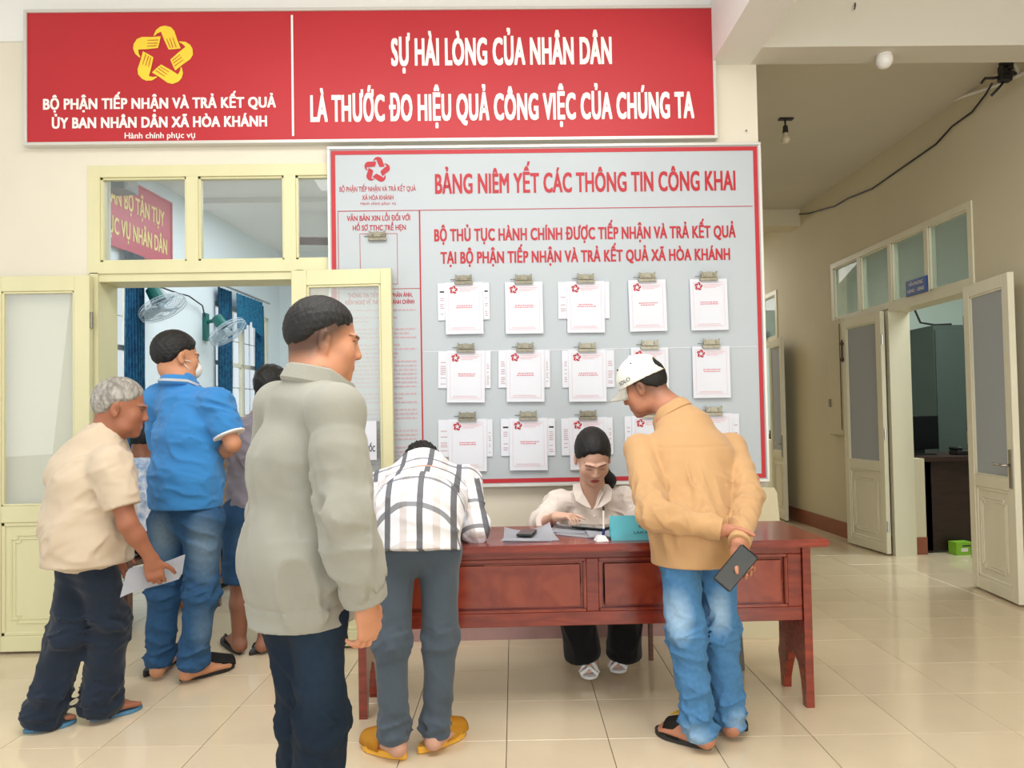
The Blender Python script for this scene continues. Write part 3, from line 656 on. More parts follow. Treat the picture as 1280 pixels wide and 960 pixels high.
for (loc, w_, h_, l1, l2, lab) in (((3.412, 1.665, 2.19), .29, .125, 'VĂN PHÒNG', 'HĐND - UBND', 'blue room sign with white capitals above the nearer corridor doorway'), ((3.412, 5.15, 2.18), .29, .135, None, None, 'small blue room sign beside the noticeboard edge above the far doorway')):
    t = thing('room_sign', loc, R(-90), lab, 'sign'); obj('sign_plate', bxm(-w_/2, w_/2, -.012, 0, 0, h_), M['bluesign'], t)
    if l1: lettering(l1, .2, .03, M['whiteink'], t, -.013, 0, .075, .02); lettering(l2, .235, .03, M['whiteink'], t, -.013, 0, .022, .02)
    else:
        b = bmesh.new(); strips(b, [(-.1, -.02, .08, .1), (0, .1, .08, .1), (-.11, .0, .035, .055), (.02, .11, .035, .055)], -.013); obj('lettering', b, M['whiteink'], t)
t = thing('wall_cupboard', (3.425, 3.12, 1.02), R(-90), 'narrow cream cupboard door on the corridor wall beside the folded leaf', 'cupboard')
b = bmesh.new(); box(b, -.15, .15, -.03, 0, 0, 1.15); obj('cupboard_door', bevel(b, .004, 1), M['wall_corridor'], t); obj('cupboard_handle', bxm(-.12, -.10, -.05, -.03, .28, .36), M['steel'], t); obj('edge_strip', bxm(.12, .13, -.034, -.03, .05, 1.1), M['darkwood'], t)

# office behind the corridor wall
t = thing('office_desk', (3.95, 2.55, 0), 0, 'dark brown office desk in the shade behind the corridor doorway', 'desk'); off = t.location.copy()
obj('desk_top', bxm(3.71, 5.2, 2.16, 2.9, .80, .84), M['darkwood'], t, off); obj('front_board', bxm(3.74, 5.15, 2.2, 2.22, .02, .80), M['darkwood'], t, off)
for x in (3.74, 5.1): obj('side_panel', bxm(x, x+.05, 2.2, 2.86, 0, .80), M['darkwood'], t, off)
t = thing('monitor', (3.88, 2.50, .84), R(12), 'black computer monitor with blue lights on the office desk', 'monitor')
obj('screen', bevel(bxm(-.19, .19, -.02, .02, .05, .36), .006, 1), M['blackglass'] if 'blackglass' in M else mat('black monitor', h('07080C'), .5, spec=.2), t)
obj('monitor_stand', bxm(-.04, .04, -.01, .03, .0, .1), M['case'], t); obj('monitor_foot', bxm(-.11, .11, -.07, .09, .0, .012), M['case'], t)
M['led'] = emit('blue indicator light', (.25, .35, 1), 3)
obj('indicator_light', bxm(-.155, -.145, -.024, -.02, .19, .2), M['led'], t); obj('indicator_light', bxm(-.15, -.135, -.024, -.02, .13, .145), M['led'], t)
t = thing('telephone', (4.22, 2.4, .84), 0, 'dark desk clutter of telephone and papers beside the monitor', 'telephone'); b = bmesh.new(); box(b, -.1, .1, -.07, .07, 0, .045); box(b, -.1, -.05, -.07, .07, .045, .075); obj('telephone_body', bevel(b, .008, 1), M['case'], t); b = bmesh.new(); box(b, .14, .32, -.05, .08, 0, .03); obj('paper_pad', b, M['paper2'], t)
struct('wall_stub', [(3.58, 3.70, 2.14, 2.26, .15, .83)], M['wall_corridor']); struct('baseboard_stub', [(3.58, 3.70, 2.13, 2.26, 0, .15)], M['skirt'])
M['cab'] = mat('grey green steel cabinet', h('4A5753'), .4, noise=.04)
t = thing('filing_cabinet', (5.02, 3.5, 0), 0, 'tall grey green steel cabinet at the back of the office', 'cabinet'); b = bmesh.new(); box(b, -.38, .52, 0, .5, 0, 2.15); obj('cabinet_body', b, M['cab'], t); 
for s_ in (-.37, .08): obj('cabinet_door', bevel(bxm(s_, s_+.43, -.02, 0, .05, 2.1), .004, 1), M['cab'], t)
obj('office_cable', tube(bmesh.new(), [(4.53, 3.7, 2.62), (4.53, 3.68, 2.4), (4.6, 3.66, 2.2), (4.72, 3.6, 2.165), (4.9, 3.6, 2.17)], .012, 6), M['cable']); tag(bpy.data.objects['office_cable'], 'black cable dropping down the office wall onto the steel cabinet', 'cable')
M['green'] = mat('lime green carton', h('8CC63A'), .5)
t = thing('green_box', (3.98, 2.12, 0), R(4), 'small lime green box on the floor in front of the office desk', 'box'); obj('carton', bxm(-.075, .075, -.05, .05, 0, .11), M['green'], t); obj('carton_print', bxm(-.03, .03, -.052, -.05, .03, .06), M['whiteink'], t); b = bmesh.new(); box(b, -.02, .06, -.052, -.05, .075, .085); obj('carton_mark', b, M['cable'], t)
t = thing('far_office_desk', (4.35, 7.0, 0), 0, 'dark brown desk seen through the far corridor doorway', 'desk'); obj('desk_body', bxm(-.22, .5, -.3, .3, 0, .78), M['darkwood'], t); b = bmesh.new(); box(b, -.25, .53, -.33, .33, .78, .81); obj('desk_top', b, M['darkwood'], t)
t = thing('far_office_cupboard', (4.0, 6.6, 0), 0, 'low cream cupboard seen through the far corridor doorway', 'cupboard'); obj('cupboard_body', bxm(-.15, .05, -.2, .2, .1, .86), M['wall_corridor'], t); obj('plinth', bxm(-.15, .05, -.2, .2, 0, .1), M['skirt'], t)
t = thing('desk_files', (4.22, 6.95, .81), 0, 'dark files standing on the far office desk', 'files')
for k, hh in enumerate((.12, .17, .15)): obj('file', bxm(-.1+k*.06, -.05+k*.06, -.1, .1, 0, hh), M['case'], t)

# ================================================================ INNER ROOM
def curtain(name, s0, s1, z0, z1, label, waves=7, depth=.035, group='teal curtains'):
    t = thing(name, LW, LA, label, 'curtain', group); b = bmesh.new(); n = waves*8; nz = 6; g = []
    for i in range(n+1):
        u = i/n; col = []
        for j in range(nz+1):
            v = j/nz; y = -.06-depth*math.sin(u*waves*2*math.pi+.4*math.sin(v*5))*(.6+.4*v); col.append(b.verts.new((s0+(s1-s0)*(u+.02*math.sin(v*7+u*9)), y, z1-(z1-z0)*v)))
        g.append(col)
    for i in range(n):
        for j in range(nz): b.faces.new((g[i][j], g[i][j+1], g[i+1][j+1], g[i+1][j]))
    bmesh.ops.solidify(b, geom=b.faces[:], thickness=.003); obj('curtain_cloth', b, M['curtain'], t, smooth=True)
    return t
M['curtain'] = mat('teal patterned curtain', h('2F86AE'), .7, scale=22, c2=h('1D5C86'), sheen=.2)
M['lace'] = mat('teal lace', h('3E9DBE'), .7, scale=40, c2=h('2A79A4'))
curtain('curtain', 2.60, 2.92, .75, 2.90, 'teal curtain at the nearer window in the left room wall')
curtain('curtain', 4.45, 4.82, .8, 2.88, 'teal curtain at the left side of the farther room window', 5)
curtain('curtain', 5.50, 5.78, 1.35, 2.84, 'teal curtain at the right side of the farther room window', 4)
t = thing('curtain_valance', LW, LA, 'teal lace valance with scalloped hem on the farther window rod', 'valance')
b = bmesh.new(); pr = None
for i in range(41):
    u = i/40; s_ = 4.78+u*.80; y = -.135-.02*math.sin(u*50); dz = .30+.16*abs(math.cos(u*math.pi))**1.2+.03*abs(math.sin(u*18))
    c_ = [b.verts.new((s_, y, 2.86)), b.verts.new((s_, y-.01, 2.86-dz))]
    if pr: b.faces.new((pr[0], pr[1], c_[1], c_[0]))
    pr = c_
bmesh.ops.solidify(b, geom=b.faces[:], thickness=.003); obj('lace_cloth', b, M['lace'], t)
b = bmesh.new(); cyl(b, (4.4, -.125, 2.90), (5.82, -.125, 2.885), .012); obj('curtain_rod', b, M['steel'], t)
M['teal'] = mat('dark teal fan plastic', h('1F6F68'), .35); M['blade'] = mat('pale fan blade', h('CFE0E8'), .3)
def fan(motor, n, wall, label):
    n = Vector(n).normalized(); c = Vector(motor); t = thing('wall_fan', wall, 0, label, 'fan', 'wall fans in the inner room'); off = Vector(wall)
    b = bmesh.new(); cyl(b, c-n*.10, c+n*.05, .062, .075, 16); obj('motor_housing', b, M['teal'], t, off, smooth=False)
    b = bmesh.new(); wv = Vector(wall); tube(b, [wv+Vector((0.03, 0, -.02)), wv+Vector((.12, 0, 0)), c-n*.06], .022); box(b, wv.x-.01, wv.x+.03, wv.y-.05, wv.y+.05, wv.z-.24, wv.z+.08); obj('wall_bracket', b, M['teal'], t, off)
    q = n.to_track_quat('Z', 'Y'); mt = Matrix.Translation(c+n*.12) @ q.to_matrix().to_4x4()
    b = bmesh.new(); cyl(b, mt @ Vector((0, 0, -.04)), mt @ Vector((0, 0, .03)), .035); hb = obj('hub', b, M['blade'], t, off)
    for k in range(3):
        b = bmesh.new(); a = k*2.094; vs = []
        for r_, a0, a1, z in ((.03, -.5, .5, 0), (.10, -.45, .55, 0), (.17, -.4, .55, 0), (.20, -.2, .45, 0)):
            vs.append((b.verts.new(mt @ Vector((r_*math.cos(a+a0), r_*math.sin(a+a0), -.02))), b.verts.new(mt @ Vector((r_*math.cos(a+a1), r_*math.sin(a+a1), .025)))))
        for p, q_ in zip(vs, vs[1:]): b.faces.new((p[0], p[1], q_[1], q_[0]))
        bmesh.ops.solidify(b, geom=b.faces[:], thickness=.003); obj('blade', b, M['blade'], t, off)
    b = bmesh.new()
    for z, rr in ((-.03, .225), (.0, .23), (.03, .225), (-.055, .12), (.055, .12)):
        pts = [mt @ Vector((rr*math.cos(x*math.pi/12), rr*math.sin(x*math.pi/12), z)) for x in range(25)]; tube(b, pts, .0035, 5)
    for k in range(36):
        a = k*math.pi/18; e_ = Vector((math.cos(a), math.sin(a), 0))
        for s_ in (-1, 1): tube(b, [mt @ (e_*.04+Vector((0, 0, s_*.062))), mt @ (e_*.16+Vector((0, 0, s_*.052))), mt @ (e_*.228+Vector((0, 0, s_*.01)))], .0018, 4)
    obj('wire_guard', b, M['guard'], t, off, kind='stuff')
    return t
M['guard'] = mat('white wire guard', h('C9D6E0'), .4)
fan((-3.327, 3.05, 2.49), (.5, -.05, -.86), (-3.53, 3.02, 2.62), 'teal wall fan with white guard beside the nearer teal curtain')
fan((-3.164, 4.3, 2.388), (.6, -.05, -.8), (-3.40, 4.42, 2.45), 'teal wall fan in front of the farther window curtain')
o = obj('fan_cable', tube(bmesh.new(), [(-3.6, 2.5, 2.98), (-3.536, 3.4, 2.691), (-3.421, 3.6, 2.65), (-3.37, 3.9, 2.648), (-3.362, 4.25, 2.596), (-3.375, 4.35, 2.482)], .008, 6), M['cable']); tag(o, 'grey cable running along the room wall down to the farther fan', 'cable')
o.location = (.0, 0, 0)
# red banner on the room wall
M['redb'] = mat('pinkish red banner', h('B9324C'), .4); M['yel'] = mat('pale yellow lettering', h('E6CF7A'), .5)
t = thing('slogan_banner', (LW[0]+.0945*2.15+.03, .2+.9955*2.15, 2.92), LA, 'red banner with yellow capitals high on the left room wall', 'sign')
obj('banner_face', bxm(-.05, 1.28, -.02, 0, .0, .66), M['redb'], t); b = bmesh.new()
for q in ((-.07, 1.30, -.02, 0), (-.07, 1.30, .66, .68), (-.07, -.05, 0, .66), (1.28, 1.30, 0, .66)): box(b, q[0], q[1], -.03, 0, q[2], q[3])
obj('edging', b, M['redb'], t)
lettering('CÁN BỘ TẬN TỤY', .98, .17, M['yel'], t, -.022, .66, .38, .03); lettering('PHỤC VỤ NHÂN DÂN', 1.12, .17, M['yel'], t, -.022, .64, .10, .03)
t = thing('grey_speaker', (-3.24, 2.2, 3.326), LA, 'small grey box fixed above the red banner in the room', 'loudspeaker'); obj('speaker_box', bevel(bxm(-.1, .1, -.1, .1, -.06, .06), .006, 1), mat('grey plastic', h('77797A'), .6), t); obj('speaker_grille', bxm(-.08, .08, -.104, -.1, -.045, .045), M['slab'], t)
# ceiling fan
t = thing('ceiling_fan', (-1.86, 4.6, 3.76), 0, 'dark brown ceiling fan seen through the right transom pane', 'fan')
M['brownpl'] = mat('dark brown enamel', h('4A2B2A'), .4)
b = bmesh.new(); cyl(b, (0, 0, -.30), (0, 0, 0), .015); cyl(b, (0, 0, -.04), (0, 0, 0), .06); obj('down_rod', b, M['brownpl'], t)
b = bmesh.new(); cyl(b, (0, 0, -.42), (0, 0, -.29), .12, .10, 20); obj('motor_housing', b, M['brownpl'], t)
for k in range(3):
    a = R(185+120*k); mt = Matrix.Rotation(a, 4, 'Z') @ Matrix.Rotation(R(14), 4, 'X'); b = bmesh.new(); box(b, .08, .62, -.075, .075, -.36, -.352, Matrix.Rotation(a, 4, 'Z') @ Matrix.Translation((0, 0, -.356)) @ Matrix.Rotation(R(24), 4, 'X') @ Matrix.Translation((0, 0, .356))); obj('blade', b, M['brownpl'], t)
# room table and shelf glimpsed between the men
t = thing('room_table', (-2.25, 2.05, 0), 0, 'brown wooden table in the inner room behind the waiting men', 'table')
obj('table_top', bevel(bxm(-.55, .75, -.35, .35, .72, .75), .004, 1), M['brownwood'], t); obj('front_board', bxm(-.5, .7, -.3, -.28, .25, .72), M['brownwood'], t)
for x in (-.52, .68):
    for y in (-.3, .26): obj('leg', bxm(x, x+.05, y, y+.05, 0, .72), M['brownwood'], t)
obj('drawer_gap', bxm(.30, .68, -.305, -.3, .5, .52), M['darkwood'], t); obj('drawer_gap', bxm(.30, .68, -.305, -.3, .4, .42), M['darkwood'], t)
o = obj('paper_stack', bxm(-.14, .14, -.1, .1, 0, .03), M['paper']); o.location = (-1.98, 1.9, .751); tag(o, 'white paper stack on the brown table in the inner room', 'papers')
# ================================================================ PEOPLE
# bodies, hair and clothes are grown as smooth implicit surfaces around posed skeletons
V3 = lambda p: np.array(p, np.float64)
def unit(v): v = V3(v); return v/np.linalg.norm(v)
class Field:
    def __init__(s, lo, hi, hh):
        s.lo = V3(lo); s.h = hh; s.n = np.ceil((V3(hi)-s.lo)/hh).astype(int)+1; s.d = np.full(s.n, .5, np.float32); s.planes = []
    def win(s, lo, hi):
        a = np.clip(np.floor((V3(lo)-s.lo)/s.h).astype(int), 0, s.n-1); b = np.clip(np.ceil((V3(hi)-s.lo)/s.h).astype(int)+1, 1, s.n)
        sl = tuple(slice(i, j) for i, j in zip(a, b))
        ax = [(s.lo[i]+s.h*np.arange(a[i], b[i])).astype(np.float32) for i in range(3)]
        return sl, ax[0][:, None, None], ax[1][None, :, None], ax[2][None, None, :]
    def mix(s, sl, v, k, op):
        o = s.d[sl]
        if op == 'u': hq = np.maximum(k-np.abs(o-v), 0); s.d[sl] = np.minimum(o, v)-hq*hq/(4*k)
        elif op == 's': v = -v; hq = np.maximum(k-np.abs(o-v), 0); s.d[sl] = np.maximum(o, v)+hq*hq/(4*k)
    def seg(s, a, b, ra, rb=None, k=.02, side=None, f=1., op='u', fe=False, fs=False, fb=None):
        """tapered limb from a to b; 'side' gives the wide axis, f the thickness ratio, fe/fs cut the ends flat"""
        a, b = V3(a), V3(b); rb = ra if rb is None else rb; fb = f if fb is None else fb; m = max(ra, rb)+k+3*s.h
        sl, X, Y, Z = s.win(np.minimum(a, b)-m, np.maximum(a, b)+m)
        ab = b-a; L = max(np.linalg.norm(ab), 1e-6); u = ab/L
        ax = (X-a[0])*u[0]+(Y-a[1])*u[1]+(Z-a[2])*u[2]
        t = np.clip(ax/L, 0, 1); r = ra+(rb-ra)*t
        qx, qy, qz = X-a[0]-t*ab[0], Y-a[1]-t*ab[1], Z-a[2]-t*ab[2]
        if side is None: v = np.sqrt(qx*qx+qy*qy+qz*qz)-r
        else:
            sd = V3(side); sd = unit(sd-u*np.dot(sd, u)); nn = np.cross(u, sd); ff = f+(fb-f)*t
            qs = qx*sd[0]+qy*sd[1]+qz*sd[2]; qn = qx*nn[0]+qy*nn[1]+qz*nn[2]; qa = qx*u[0]+qy*u[1]+qz*u[2]
            ln = np.sqrt(qs*qs+qn*qn+qa*qa)+1e-6; rr = np.sqrt(qs*qs+(qn/ff)**2+(qa/np.maximum(ff, .5))**2)/r+1e-6
            v = ln*(1-1/rr)
        if fe: v = np.maximum(v, ax-L); s.planes.append((b, u, rb))
        if fs: v = np.maximum(v, -ax); s.planes.append((a, u, ra))
        s.mix(sl, v, k, op)
    def ell(s, c, rad, R3, k=.015, op='u'):
        c = V3(c); m = max(rad)+k+3*s.h; sl, X, Y, Z = s.win(c-m, c+m); X, Y, Z = X-c[0], Y-c[1], Z-c[2]
        q = [X*R3[i][0]+Y*R3[i][1]+Z*R3[i][2] for i in range(3)]
        ln = np.sqrt(q[0]**2+q[1]**2+q[2]**2)+1e-6; rr = np.sqrt((q[0]/rad[0])**2+(q[1]/rad[1])**2+(q[2]/rad[2])**2)+1e-6
        s.mix(sl, ln*(1-1/rr), k, op)
    def band(s): i = np.nonzero(np.abs(s.d) < .035); return i, s.lo+s.h*np.stack(i, 1)
    def disp(s, fn):
        i, p = s.band(); w = np.ones(len(p))
        for c, n, r in s.planes: q = p-c; w = np.minimum(w, np.where(np.linalg.norm(q, axis=1) < 1.6*r+.03, np.clip(np.abs(q@n)/.028, 0, 1), 1))
        s.d[i] += (fn(p)*w).astype(np.float32)
    def cut(s, fn):
        """keep where fn(p) < 0"""
        i = np.nonzero(s.d < .04); p = s.lo+s.h*np.stack(i, 1); s.d[i] = np.maximum(s.d[i], fn(p))
    def verts(s):
        d = s.d; d[0], d[-1], d[:, 0], d[:, -1], d[:, :, 0], d[:, :, -1] = .5, .5, .5, .5, .5, .5
        sg = d < 0; A = sg[:-1, :-1, :-1].astype(np.int8)
        for o in ((1, 0, 0), (0, 1, 0), (0, 0, 1), (1, 1, 0), (1, 0, 1), (0, 1, 1), (1, 1, 1)):
            A = A+sg[o[0]:sg.shape[0]-1+o[0], o[1]:sg.shape[1]-1+o[1], o[2]:sg.shape[2]-1+o[2]]
        c = np.stack(np.nonzero((A > 0) & (A < 8)), 1); idx = np.full(A.shape, -1, np.int32); idx[tuple(c.T)] = np.arange(len(c))
        acc = np.zeros((len(c), 3)); cnt = np.zeros(len(c))
        cor = [(i, j, k) for i in (0, 1) for j in (0, 1) for k in (0, 1)]; val = {q: d[c[:, 0]+q[0], c[:, 1]+q[1], c[:, 2]+q[2]] for q in cor}
        for q in cor:
            for ax in range(3):
                if q[ax] == 0:
                    w = list(q); w[ax] = 1; a, b = val[q], val[tuple(w)]; m = (a < 0) != (b < 0); t = a[m]/(a[m]-b[m])
                    p = np.tile(np.array(q, float), (m.sum(), 1)); p[:, ax] = t; acc[m] += p; cnt[m] += 1
        P = s.lo+s.h*(c+acc/cnt[:, None]); Q = []
        for ax in range(3):
            o = [slice(None)]*3; o2 = [slice(None)]*3; o[ax] = slice(0, -1); o2[ax] = slice(1, None)
            a, b = sg[tuple(o)], sg[tuple(o2)]; e = np.stack(np.nonzero(a != b), 1); inv = a[tuple(e.T)]
            u, v = [(1, 2), (2, 0), (0, 1)][ax]; z = np.zeros(3, int); du = z.copy(); du[u] = 1; dv = z.copy(); dv[v] = 1
            g = lambda w: idx[tuple((e-w).T)]
            q = np.stack([g(du+dv), g(dv), g(z), g(du)], 1); q[~inv] = q[~inv][:, ::-1]; Q.append(q)
        return P, np.concatenate(Q)
def relax(P, Q, it=1):
    for _ in range(it):
        acc = np.zeros_like(P); c = np.zeros(len(P)); 
        for i in range(4):
            a, b = Q[:, i], Q[:, (i+1) % 4]
            for q, w in ((a, b), (b, a)):
                for k in range(3): acc[:, k] += np.bincount(q, P[w, k], len(P))
                c += np.bincount(q, minlength=len(P))
        P = .45*P+.55*acc/np.maximum(c, 1)[:, None]
    return P
TRI = [0]
def grow(F, name, m, parent, off, smooth_it=1, color=None, attr=None, label=None):
    P, Q = F.verts(); P = relax(P, Q, smooth_it); TRI[0] += 2*len(Q)
    me = bpy.data.meshes.new(name); me.vertices.add(len(P)); me.vertices.foreach_set('co', (P-V3(off)).astype(np.float32).ravel())
    me.loops.add(4*len(Q)); me.loops.foreach_set('vertex_index', Q.astype(np.int32).ravel())
    me.polygons.add(len(Q)); me.polygons.foreach_set('loop_start', np.arange(0, 4*len(Q), 4, dtype=np.int32))
    me.update(calc_edges=True)
    if color is not None:
        a = me.color_attributes.new('Col', 'FLOAT_COLOR', 'POINT'); c = np.ones((len(P), 4), np.float32); c[:, :3] = color(P); a.data.foreach_set('color', c.ravel())
    if attr is not None:
        a = me.attributes.new('uvw', 'FLOAT_VECTOR', 'POINT'); a.data.foreach_set('vector', attr(P).astype(np.float32).ravel())
    return obj(name, me, m, parent, None, True, label)
_lut = np.random.RandomState(7).rand(65536).astype(np.float32)
def vn(q):
    """value noise"""
    i = np.floor(q).astype(np.int64); f = q-i; f = f*f*(3-2*f); o = 0
    for a in (0, 1):
        for b in (0, 1):
            for c in (0, 1):
                hsh = ((i[:, 0]+a)*73856093 ^ (i[:, 1]+b)*19349663 ^ (i[:, 2]+c)*83492791) & 65535
                o = o+_lut[hsh]*(f[:, 0] if a else 1-f[:, 0])*(f[:, 1] if b else 1-f[:, 1])*(f[:, 2] if c else 1-f[:, 2])
    return o
def folds(amp, dirn, freq=14., stretch=4., seed=0, mask=None):
    """cloth creases: ridged noise drawn out along dirn"""
    u = unit(dirn); a = unit(np.cross(u, (.3, .2, .9) if abs(u[2]) < .9 else (1, .1, 0))); c = np.cross(u, a)
    def fn(p):
        q = np.stack([p@u*freq/stretch, p@a*freq, p@c*freq], 1)+seed*7.31; w = vn(q*.6+11)[:, None]*V3((.3, 1.2, 1.2)); r1 = 1-np.abs(2*vn(q+w)-1); r2 = 1-np.abs(2*vn(q*2.1+w+5)-1)
        return -amp*(r1**2.2*1.5+.45*r2**2-.75)*(mask(p) if mask else 1)
    return fn
def near(c, r): c = V3(c); return lambda p: np.clip(1.3-np.linalg.norm(p-c, axis=1)/r, 0, 1)
class Head:
    def __init__(s, c, fwd, up, sc=1.):
        s.c = V3(c); s.f = unit(fwd); u = V3(up); s.u = unit(u-s.f*np.dot(u, s.f)); s.r = np.cross(s.f, s.u); s.s = sc; s.R = np.array([s.r, s.f, s.u])
    def w(s, x, y, z): return s.c+s.s*(s.r*x+s.f*y+s.u*z)      # side (own right +), forward, up
    def loc(s, p): return (p-s.c)@s.R.T/s.s
    def build(s, F, ears=True, fem=False):
        S = s.s; E = lambda c, r, k=.012, op='u': F.ell(s.w(*c), [q*S for q in r], s.R, k*S, op)
        E((0, -.012, .028), (.076, .096, .092)); E((0, .022, -.035), (.060, .066, .075), .03); E((0, .035, -.06), (.048, .055, .048), .03)
        E((0, .072, -.094), (.022, .02, .017), .02)
        for q in (-1, 1):
            if not fem: E((q*.050, .03, -.07), (.016, .03, .022), .03)
            E((q*.040, .060, -.022), (.024, .02, .024), .03)
            E((q*.031, .1, .008), (.016, .012, .011), .012, 's'); E((q*.031, .0745, .006), (.014, .0125, .011), .003)
            F.seg(s.w(q*.012, .093, .026), s.w(q*.048, .078, .027), .007*S, .006*S, .012*S)
            E((q*.0105, .098, -.029), (.0075, .009, .006), .006)
            if ears:
                E((q*.081, -.008, -.002), (.009, .019, .031), .006); E((q*.0885, -.002, .002), (.006, .010, .018), .006, 's'); E((q*.080, -.002, -.027), (.007, .01, .01), .008)
        F.seg(s.w(0, .088, .016), s.w(0, .1045, -.024), .0068*S, .0100*S, .012*S)
        F.seg(s.w(-.018, .089, -.059), s.w(.018, .089, -.059), .0055*S, k=.006*S); F.seg(s.w(-.014, .088, -.0675), s.w(.014, .088, -.0675), .006*S, k=.006*S)
        F.seg(s.w(-.02, .1, -.0632), s.w(.02, .1, -.0632), .0022*S, k=.002*S, op='s')
    def neck(s, F, base, r=.058, hw=1.):
        F.seg(base, s.w(0, -.032, -.055), r*1.08*s.s, r*.95*s.s, .03*s.s)
    def paint(s, skin, lips=(.42, .17, .14), brow=(.03, .02, .02), scalp=None, closed=False, mask=None, dark=.72):
        skin = V3(skin)
        def fn(P):
            c = np.tile(skin, (len(P), 1)); q = s.loc(P); x, y, z = np.abs(q[:, 0]), q[:, 1], q[:, 2]; hd = (np.linalg.norm(q-V3((0, 0, -.01)), axis=1) < .16)
            def bl(m, col, a=1.):
                m = (np.clip(m, 0, 1)*a*hd)[:, None]; c[:] = c*(1-m)+V3(col)*m
            bl(1.2-np.hypot((x-.04)/.022, (z+.03)/.022)*1., skin*V3((1.08, .86, .82)), .5*1)
            if scalp is not None: bl(np.clip((z-np.interp(y, [-.1, -.04, 0, .03, .06, .1], [-.095, -.085, -.04, -.015, .02, .08]))/.055, 0, 1), scalp[0], scalp[1])
            bl((1.15-np.hypot(x/.021, (z+.0632)/.0095))*8*(y > .075), lips)
            bl((1.1-np.hypot((x-.031)/.021, (z-.026-.12*(.031-x)*0)/.0042))*6*(y > .05), brow, .85)
            bl((1.1-np.hypot((y-.002)/.008, z/.014))*2*(x > .078), skin*.45, .8)  # shade of the ear hollow put into the skin colour
            if closed: bl((1.1-np.hypot((x-.031)/.015, (z+.001)/.0022))*5*(y > .06), (.03, .02, .02), .9)
            else:
                bl((1.1-np.hypot((x-.030)/.0115, (z-.006)/.0042))*6*(y > .076), (.30, .26, .24)); bl((1.1-np.hypot((x-.031)/.006, (z-.006)/.006))*6*(y > .074), (.02, .012, .01)); bl((1.1-np.hypot((x-.031)/.0155, (z-.0125)/.0022))*5*(y > .07), (.03, .02, .02), .9)
            bl((1-np.hypot((x-.011)/.0045, (z+.036)/.003))*5*(y > .09), skin*.25)
            return np.clip(c, 0, 1)
        return fn
    def hair(s, F, r=.010, line=None, top=0., k=.01, back=0., soft=.03):
        """hair mass that thins out towards the hairline"""
        S = s.s; F.ell(s.w(0, -.014-back/2, .03+top/2), [(.076+r)*S, (.096+r+back/2)*S, (.092+r+top/2)*S], s.R, .01)
        line = line or ([-.12, -.06, -.03, -.005, .03, .055, .075, .09], [-.055, -.05, -.02, .022, .028, .04, .062, .075])
        def g(P):
            q = s.loc(P); e = (q[:, 2]-np.interp(q[:, 1], line[0], line[1])+.006*np.sin(q[:, 0]*150)*np.sin(q[:, 1]*130))/soft; e = np.clip(e, 0, 1); return (r+.004+back/2)*S*(1-e*(2-e))
        F.disp(g)
def strands(s, amp=.003, seed=1, freq=170):
    def fn(P):
        q = s.loc(P); a = np.arctan2(q[:, 0], q[:, 2]-.02)*12; b = np.arctan2(q[:, 0], -q[:, 1]+.03)
        return amp*(np.sin(b*26+3*np.sin(q[:, 2]*60+seed))*.6+np.sin(a*2.1+q[:, 1]*freq*.3+seed)*.5+.4*np.sin(q@V3((freq, freq*.7, freq*1.2))+seed))
    return fn
def hand(F, wr, d, pn, thumb, s=1., curl=(20, 30, 25), tc=20, spread=.0, tdir=None, idx=None):
    """wr wrist, d hand direction, pn palm normal, thumb = +1/-1 side; curl = bend of the three finger joints (degrees)"""
    wr = V3(wr); d = unit(d); pn = V3(pn); pn = unit(pn-d*np.dot(pn, d)); sd = np.cross(d, pn)*thumb; D = s
    F.seg(wr, wr+d*.035*D, .028*D, .034*D, .02, sd, .62); F.seg(wr+d*.03*D, wr+d*.078*D, .037*D, .040*D, .012, sd, .36); F.seg(wr+d*.03*D+sd*.022*D+pn*.008*D, wr+d*.06*D+sd*.024*D+pn*.006*D, .016*D, .013*D, .012)
    tips = []
    for i, (o, L, r0) in enumerate(((.0305, .073, .0088), (.0105, .080, .0090), (-.0100, .074, .0086), (-.0290, .058, .0076))):
        p = wr+d*(.083-.004*abs(i-1))*D+sd*o*D; cur = curl if not (idx and i == 0) else idx
        ang = 0; base = unit(d+sd*spread*(1.5-i)/1.5)
        for j, (fr, cu) in enumerate(zip((.45, .3, .25), cur)):
            ang += R(cu+i*2); dr = base*math.cos(ang)+pn*math.sin(ang); q = p+dr*L*fr*D; rr = r0*D*(1-.1*j); F.seg(p, q, rr, rr*.9, .003 if j else .006); p = q
        tips.append(p)
    p = wr+d*.028*D+sd*.026*D; td = unit(tdir) if tdir is not None else unit(sd*.75+d*.65+pn*.35); bend = unit(d*.8+pn*.5-sd*.15)
    for j, (L, r0) in enumerate(((.038, .0125), (.031, .0105), (.024, .009))):
        dr = unit(td*(1-.28*j*tc/20)+bend*.28*j*tc/20) if tdir is None else td; q = p+dr*L*D; F.seg(p, q, r0*D, r0*.9*D, .008 if j == 0 else .004); p = q
    return wr+d*.09*D
